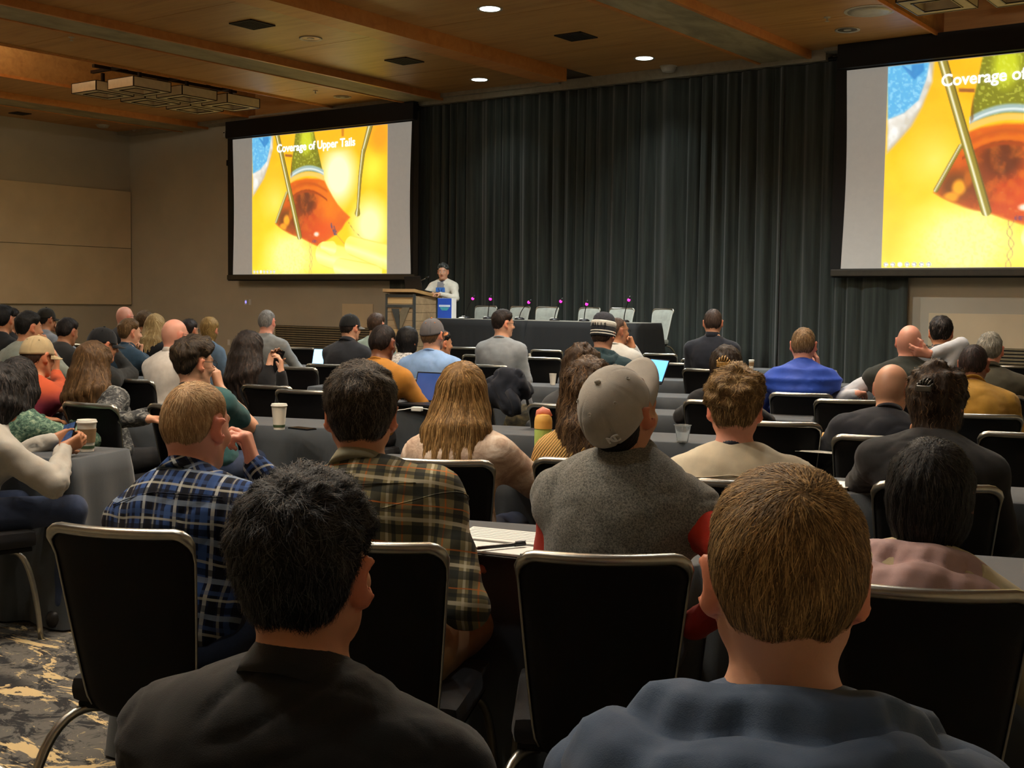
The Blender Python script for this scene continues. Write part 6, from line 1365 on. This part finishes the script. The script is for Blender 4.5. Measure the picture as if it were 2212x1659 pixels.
def phone(name, loc, R, label, lit=False):
    t = empty(name, loc, 0, label, 'phone'); t.rotation_euler = Matrix(R).to_euler() if R is not None else (0, 0, TH+1.2)
    MB().box((0, 0, .004), (.075, .155, .008), bev=.003).build('case', M_PHONE, t); MB().box((0, 0, .0085), (.068, .146, .0012)).build('screen', M_PSCR if lit else M_PHONE, t); MB().box((.024, .062, -.001), (.02, .02, .003), bev=.001).build('camera_bump', M_PHONE, t)
p = at_z(653, 928, TZ); phone('mobile_phone', (p[0], p[1], TZ+.002), None, 'black phone lying beside the plain white coffee cup')
p = at_d(146, 944, 5.72); phone('mobile_phone', tuple(p), rot('z', face(20))@rot('y', -.3)@rot('x', .9), 'phone with a blue lit screen held by the pale linen shirt', True)
p = at_d(600, 779, 8.28); phone('mobile_phone', tuple(p), rot('z', face(40))@rot('y', .25)@rot('x', 1.3), 'dark phone held up by the person in black')
p = at_d(1327, 803, 9.75); phone('mobile_phone', tuple(p), rot('z', face(20))@rot('x', 1.25), 'small phone held up below the striped beanie', True)
# laptops
M_LAP = mat('grey_laptop_shell', (40, 42, 46), .4, .5); M_KEY = mat('laptop_keys', (18, 18, 20), .6)
def laptop(px, py, d, yaw, label, emit, es, tilt=.35, w=.33, z=None):
    p = at_d(px, py, d); t = empty('laptop', (p[0], p[1], z if z is not None else TZ+.002), yaw, label, 'laptop')
    MB().box((0, 0, .008), (w, .23, .016), bev=.004).build('base', M_LAP, t); MB().box((0, .02, .0165), (w-.04, .12, .002)).build('keyboard', M_KEY, t)
    L = empty('lid'); L.parent = t; L.location = (0, .115, .014); L.rotation_euler = (-tilt, 0, 0)
    L2 = MB().box((0, .004, .11), (w, .008, .22), bev=.003).build('lid_shell', M_LAP, L)
    MB().box((0, -.0012, .112), (w-.02, .002, .195)).build('display', mat('display_%d_%d_%d' % emit, emit, .3, var=.15, vscale=8, emit=emit, estr=es), L)
laptop(913, 884, 8.42, face(28), 'open laptop with a dim blue screen beside the fair hair', (44, 70, 128), .55)
p = at_d(694, 760, 12.3); laptop(694, 760, 12.3, face(14), 'open laptop with a bright white screen by the air grille', (150, 205, 250), 2.2)
laptop(1386, 806, 11.0, face(66), 'open laptop with a bright blue screen beside the white pullover', (96, 170, 230), 1.6)
# cable and charger
p = at_z(901, 889, TZ); q = at_z(886, 905, TZ); M_CABLE = mat('white_cable', (222, 222, 214), .5, var=.02)
t = empty('laptop_charger', (p[0], p[1], TZ+.003), TH, 'white charger block with a cable hanging over the table edge', 'charger')
MB().box((0, 0, .014), (.07, .045, .028), bev=.006).build('block', M_CABLE, t)
MB().tube([(.03, 0, .02), (.1, .0, .012), (.16, .03, .006), (.24, .04, .004)], .003, 8).tube([(-.03, -.01, .02), (-.08, -.04, .01), (-.13, -.1, .004), (-.17, -.17, .0), (-.19, -.2, -.05), (-.22, -.21, -.15), (-.27, -.22, -.18), (-.31, -.215, -.13)], .003, 8).build('cable', M_CABLE, t, smooth=True)
# open notebook with pen
M_PAPER = mat('notebook_paper', (226, 226, 220), .8, var=.03); M_LINE = mat('ruled_line', (150, 156, 170), .8); M_COVER = mat('black_notebook_cover', (20, 20, 22), .6)
p = at_z(1084, 1178, TZ+.01); t = empty('open_notebook', (p[0], p[1], TZ+.001), TH-.12, 'open white notebook with ruled pages on the second-row table', 'notebook')
MB().box((0, 0, .003), (.34, .27, .006), bev=.002).build('cover', M_COVER, t)
o = MB().box((0, -.065, .0), (.31, .125, .008), bev=.002).build('page', M_PAPER, t); o.location = (0, 0, .0115)
o = MB().box((0, .068, .0), (.31, .12, .01), bev=.002).build('page', M_PAPER, t); o.location = (0, 0, .014); o.rotation_euler = (.10, 0, 0)
for k in range(6): o = MB().box((0, 0, 0), (.29, .0012, .0006)).build('ruled_line', M_LINE, t); o.location = (0, .03+k*.016, .0225+.0016*k)
MB().box((.15, -.13, .0135), (.05, .05, .012), .78).build('corner_flap', M_COVER, t)
p = at_z(1078, 1184, TZ+.02); t = empty('pen', (p[0], p[1], TZ+.026), face(62), 'black pen lying on the open notebook', 'pen')
MB().cyl((0, -.07, 0), (0, .05, 0), .0055, seg=10).build('barrel', M_DARKP, t, smooth='auto'); MB().cyl((0, -.085, 0), (0, -.07, 0), .001, .005, 10).build('tip', M_CHROME, t); MB().cyl((0, .05, 0), (0, .085, 0), .0065, seg=10).box((0, .07, .008), (.003, .035, .002)).build('cap', M_DARKP, t)
# closed notebook, pencil
M_GREY = mat('grey_notebook_cover', (76, 76, 72), .7); p = at_z(1126, 1003, TZ); t = empty('closed_notebook', (p[0], p[1], TZ+.001), TH+.1, 'closed grey notebook left of the green water bottle', 'notebook')
MB().box((0, 0, .008), (.15, .21, .014), bev=.003).build('cover', M_GREY, t); MB().box((.002, 0, .008), (.148, .204, .01)).build('pages', M_PAPER, t); MB().box((.055, 0, .0155), (.006, .212, .001)).build('elastic_band', M_COVER, t)
p = at_z(1125, 1023, TZ); t = empty('pencil', (p[0], p[1], TZ+.005), TH+1.4, 'short pale pencil beside the closed grey notebook', 'pencil')
MB().cyl((0, -.06, 0), (0, .06, 0), .004, seg=6).build('shaft', mat('pale_wood_pencil', (196, 170, 120), .6), t); MB().cyl((0, .06, 0), (0, .075, 0), .004, .0005, 6).build('tip', M_DARKP, t)
# water bottle
M_BOTG = mat('lime_green_bottle', (168, 196, 104), .4, var=.04); M_BOTY = mat('amber_bottle_lid', (226, 178, 92), .45, var=.04); M_BOTO = mat('coral_bottle_spout', (222, 130, 104), .45, var=.04)
p = at_z(1172, 1019, TZ); t = empty('water_bottle', (p[0], p[1], TZ+.001), face(10), 'lime green water bottle with an amber lid and coral spout', 'bottle')
MB().lathe([(.001, 0), (.034, 0), (.0375, .005), (.0375, .178), (.035, .186), (.001, .188)], 32, cap=False).build('bottle_body', M_BOTG, t, smooth='auto')
MB().lathe([(.0385, .186), (.0385, .215), (.036, .232), (.028, .245), (.001, .25)], 32, cap=False).build('lid', M_BOTY, t, smooth='auto')
MB().tube([(-.028, 0, .232), (-.022, 0, .254), (-.004, 0, .263), (.016, 0, .256), (.03, 0, .236)], [.008, .011, .012, .011, .008], 10, flat=(.7, 1.5)).build('spout_cover', M_BOTO, t, smooth=True)
# clear plastic cup
def m_glass():
    m, nt, b = newmat('clear_plastic'); b.inputs['Base Color'].default_value = (.9, .93, .93, 1); b.inputs['Transmission Weight'].default_value = .92; b.inputs['Roughness'].default_value = .08; b.inputs['IOR'].default_value = 1.15; return m
p = at_z(1474, 955, TZ); t = empty('plastic_cup', (p[0], p[1], TZ+.001), 0, 'clear plastic cup on the table left of the cream t-shirt', 'cup')
MB().lathe([(.001, 0), (.029, 0), (.043, .085), (.0465, .087), (.0465, .09), (.0425, .088), (.028, .004), (.001, .004)], 28, cap=False).build('cup_wall', m_glass(), t, smooth=True); MB().lathe([(.043, .086), (.0468, .087), (.0468, .0905), (.043, .0905)], 28, cap=False).build('rim', m_glass(), t, smooth=True)
# bread roll, napkins, plate
p = at_z(1776, 962, TZ); t = empty('bread_roll', (p[0], p[1], TZ+.004), 0, 'golden bread roll on white napkins left of the navy jumper', 'bread')
V, Q = (lambda f: (f.el((0, 0, .03), (.045, .04, .034), k=.01), f.el((.02, .01, .04), (.025, .025, .022), k=.015), f.nets())[2])(Field((-.08, -.08, -.02), (.08, .08, .09), .005)); add('crust', mesh_np('crust', V, Q), mat('golden_crust', (204, 150, 60), .6, var=.2, vscale=30), t)
p = at_z(1750, 972, TZ)
for k, (ax_, ay, a) in enumerate(((0, 0, .3), (.09, -.05, -.25))):
    t = tag(MB().box((0, 0, .002), (.19, .17, .003), a, bev=.001).build('paper_napkin', mat('napkin_paper', (222, 218, 204), .9), None, (p[0]+ax_, p[1]+ay, TZ+.001+.004*k), TH), ['white paper napkin under the bread roll', 'white paper napkin lying nearer than the bread roll'][k], 'napkin')
p = at_z(1806, 1054, TZ); t = empty('paper_plate', (p[0], p[1], TZ+.001), 0, 'white plate edge beside the brown-haired head in the foreground', 'plate')
MB().lathe([(.001, .003), (.06, .003), (.085, .014), (.088, .014), (.062, .0), (.001, .0)], 32, cap=False).build('dish', M_LID, t, smooth=True); MB().lathe([(.085, .0142), (.088, .0158), (.091, .0142)], 32, cap=False).build('rim', M_LID, t, smooth=True)
# camouflage backpack and jacket beside the fair hair
M_CAMO = m_mottle('camouflage_cloth', (30, 30, 20), (66, 60, 38), (104, 92, 60), 9); p = at_d(1128, 930, 7.9); t = empty('backpack', (p[0], p[1], 0), face(10), 'camouflage backpack on a seat beside the fair hair', 'bag')
f = Field((-.2, -.18, .42), (.2, .18, .98), .012); f.el((0, 0, .64), (.125, .09, .18), k=.03); f.el((0, 0, .56), (.14, .11, .1), k=.05); V, Q = f.nets(); N = vnormals(V, Q); V += N*(.008*waves(V, 22, 5))[:, None]; V[:, 2] = np.maximum(V[:, 2], .48); add('bag_body', mesh_np('bag_body', V, Q), M_CAMO, t)
f = Field((-.14, -.2, .48), (.14, .0, .75), .01); f.el((0, -.09, .58), (.09, .045, .07), k=.03); V, Q = f.nets(); add('front_pocket', mesh_np('front_pocket', V, Q), M_CAMO, t)
MB().tube([(-.07, -.135, .63), (0, -.145, .64), (.07, -.135, .63)], .005, 6).build('zip', mat('brass_zip', (160, 140, 84), .4, .8), t); MB().tube([(-.04, .0, .8), (-.03, -.02, .86), (.03, -.02, .86), (.04, 0, .8)], .011, 8).build('handle', M_DARKP, t); MB().tube([(-.08, .09, .78), (-.1, .13, .65), (-.08, .1, .5)], .018, 8, flat=(.4, 1.2)).build('strap', M_DARKP, t)
place_chair((p[0], p[1]), face(72), 'black banquet chair turned sideways, carrying the camouflage backpack')
p = at_d(1094, 826, 7.55); t = empty('folded_jacket', (p[0], p[1], p[2]-.05), face(20), 'crumpled dark navy jacket hung over a chair beside the fair hair', 'jacket')
f = Field((-.3, -.2, -.25), (.32, .2, .2), .013); 
for k in range(11): f.el((.10*math.sin(k*2.4), .04*math.sin(k*1.3), .05*math.cos(k*1.9)-.012*k+.05), (.08, .045, .05), rot('z', k*.7)@rot('y', k*.5), k=.06)
V, Q = f.nets(); N = vnormals(V, Q); V += N*(.012*waves(V, 40, 8)+.016*np.clip(1-np.abs(waves(V, 34, 9, 3))*3, 0, 1))[:, None]; add('jacket_body', mesh_np('jacket_body', V, Q), F_((30, 34, 44)), t)
MB().tube([(.04, -.05, .0), (.09, -.08, -.06), (.1, -.075, -.14)], [.034, .032, .028], 10).build('sleeve', F_((30, 34, 44)), t, smooth=True)
# strap on the floor and strap over a chair
p = at_z(70, 1305, .03); t = empty('bag_strap', (p[0], p[1], 0), face(60), 'olive green strap hanging near the floor at the left', 'strap')
MB().tube([(-.02, -.2, .12), (0, -.08, .05), (.02, .05, .02), (.0, .2, .015)], .022, 8, flat=(.25, 1)).build('webbing', mat('olive_webbing', (104, 108, 40), .8, bump=.3), t, smooth=True); MB().box((-.02, -.2, .125), (.05, .03, .012), bev=.003).build('buckle', M_DARKP, t)

# ================================================================ SMALL WORN THINGS
def in_head(I, me, nm, m, parent, loc, R=None):
    o = add(nm, me, m, parent); M = Matrix.Identity(4); Rr = I['Rh'] @ (R if R is not None else np.eye(3)); P = I['Hc']+I['Rh']@(np.array(loc)*I['s'])
    M = Matrix(((*Rr[0], P[0]), (*Rr[1], P[1]), (*Rr[2], P[2]), (0, 0, 0, 1)))
    if parent is not I['body']: M = parent.matrix_basis.inverted() @ M
    o.matrix_basis = M; return o
CHILD = lambda I, n: [c for c in I['body'].children if c.name.split('.')[0] == n][0]
# embroidered letters on the grey cap
cp = CHILD(P5, 'cap'); M_EMBR = mat('white_embroidery', (222, 222, 216), .8, bump=.3); tb = rot('x', math.radians(4))
for ch, dx, dz, sc in (('N', -.004, .0, .034), ('C', .006, .0, .038)):
    me = text_mesh(ch, sc, .0012, .0009); a = .5+dx*9; in_head(P5, me, 'embroidered_letter', M_EMBR, cp, (.0885*math.sin(a), -.012-.1115*math.cos(a), .018), tb@rot('z', a)@rot('x', math.pi/2+.1))
# beanie
I = P28; M_KNIT = mat('dark_knit', (44, 46, 54), .95, var=.4, vscale=90, bump=.6, bscale=160); M_KW = mat('white_knit', (206, 204, 194), .95, var=.08, bump=.6, bscale=160); M_KD = mat('navy_knit', (34, 36, 42), .95, var=.2, bump=.6, bscale=160)
def hring(prof, nm, m, parent, rx=.083, ry=.104):
    me = MB().lathe(prof, 40, cap=False).mesh(nm, True); v = np.empty(len(me.vertices)*3); me.vertices.foreach_get('co', v); v = v.reshape(-1, 3)*np.array((rx, ry, 1))*I['s']; v[:, 1] -= .012; me.vertices.foreach_set('co', v.astype(np.float32).ravel()); me.update()
    return in_head(I, me, nm, m, parent, (0, 0, 0), rot('x', -.1))
bo = hring([(1.0, .04), (1.03, .09), (.93, .13), (.7, .155), (.35, .168), (.001, .17)], 'beanie', M_KNIT, I['body'])
hring([(1.06, -.022), (1.1, -.01), (1.11, .05), (1.09, .056), (1.02, .056), (1.02, -.02)], 'cuff', M_KD, bo)
for z in (-.008, .012): hring([(1.115, z), (1.12, z+.004), (1.115, z+.009), (1.09, z+.009), (1.09, z)], 'stripe', M_KW, bo)
hring([(1.07, .05), (1.12, .056), (1.12, .088), (1.06, .096), (1.0, .09), (1.0, .05)], 'white_band', M_KW, bo)
for k, ch in enumerate('HILLS'):
    a = (k-2)*.27+.1; me = text_mesh(ch, .034, .002, .0012); in_head(I, me, 'knitted_letter', M_KD, bo, (1.13*.083*math.sin(a), -.012-1.13*.104*math.cos(a), .071), rot('x', -.1)@rot('z', a)@rot('x', math.pi/2))
# claw clips and earring
def claw(I, loc, m, sc=1.0):
    mb = MB()
    for k in range(6): a = -.9+k*.36; mb.tube([(math.sin(a)*.03*sc, -.012, math.cos(a)*.03*sc), (math.sin(a)*.045*sc, -.004, math.cos(a)*.05*sc), (math.sin(a)*.035*sc, .02, math.cos(a)*.062*sc)], .005*sc, 6)
    mb.box((0, -.012, .01*sc), (.07*sc, .01, .03*sc), bev=.004); in_head(I, mb.mesh('hair_clip', True), 'hair_clip', m, CHILD(I, 'hair'), loc)
claw(P18, (.005, -.135, .0), mat('tortoiseshell', (140, 104, 48), .3, var=.5, vscale=60), 1.1); claw(P20, (.01, -.15, .03), mat('dark_clip', (44, 42, 36), .25), .8)
in_head(P20, MB().tube([(.0, .016*math.cos(a), -.018+.018*math.sin(a)) for a in np.linspace(0, 2*math.pi, 18)[:-1]], .002, 6, closed=True).mesh('earring', True), 'earring', mat('gold', (214, 170, 80), .25, 1.0), P20['body'], (.084, -.005, -.045))
# the speaker's open jacket: grey shirt front and blue print
I = P48; T = I['T']; R0 = np.stack([I['ex'], I['ey'], I['ez']], 1)
def chest(nm, poly, m, y, par):
    me = MB().prism(poly, 0, .004, Matrix.Rotation(math.pi/2, 4, 'X')).mesh(nm); o = add(nm, me, m, par); P = T(0, y, .3); o.matrix_basis = Matrix(((*R0[0], P[0]), (*R0[1], P[1]), (*R0[2], P[2]), (0, 0, 0, 1))) @ Matrix.Rotation(math.pi, 4, 'Z'); return o
sh = CHILD(I, 'shirt'); chest('shirt_front', [(-.05, .15), (.05, .15), (.085, -.2), (-.085, -.2)], F_((150, 150, 156)), .135, sh); chest('blue_print', [(-.075, .06), (.075, .06), (.08, -.01), (-.08, -.01)], mat('blue_chest_print', (60, 120, 214), .7), .142, sh)
MB().tube([tuple(T(-.05, .10, .45)), tuple(T(-.03, .145, .36)), tuple(T(0, .152, .2))], .006, 6, flat=(.3, 1)).tube([tuple(T(.05, .10, .45)), tuple(T(.03, .145, .36)), tuple(T(0, .152, .2))], .006, 6, flat=(.3, 1)).build('lanyard_strap', mat('lanyard_24_32_64', (24, 32, 64), .6), I['body'])
# drop the temporary front panels of the two chair prototypes if unused
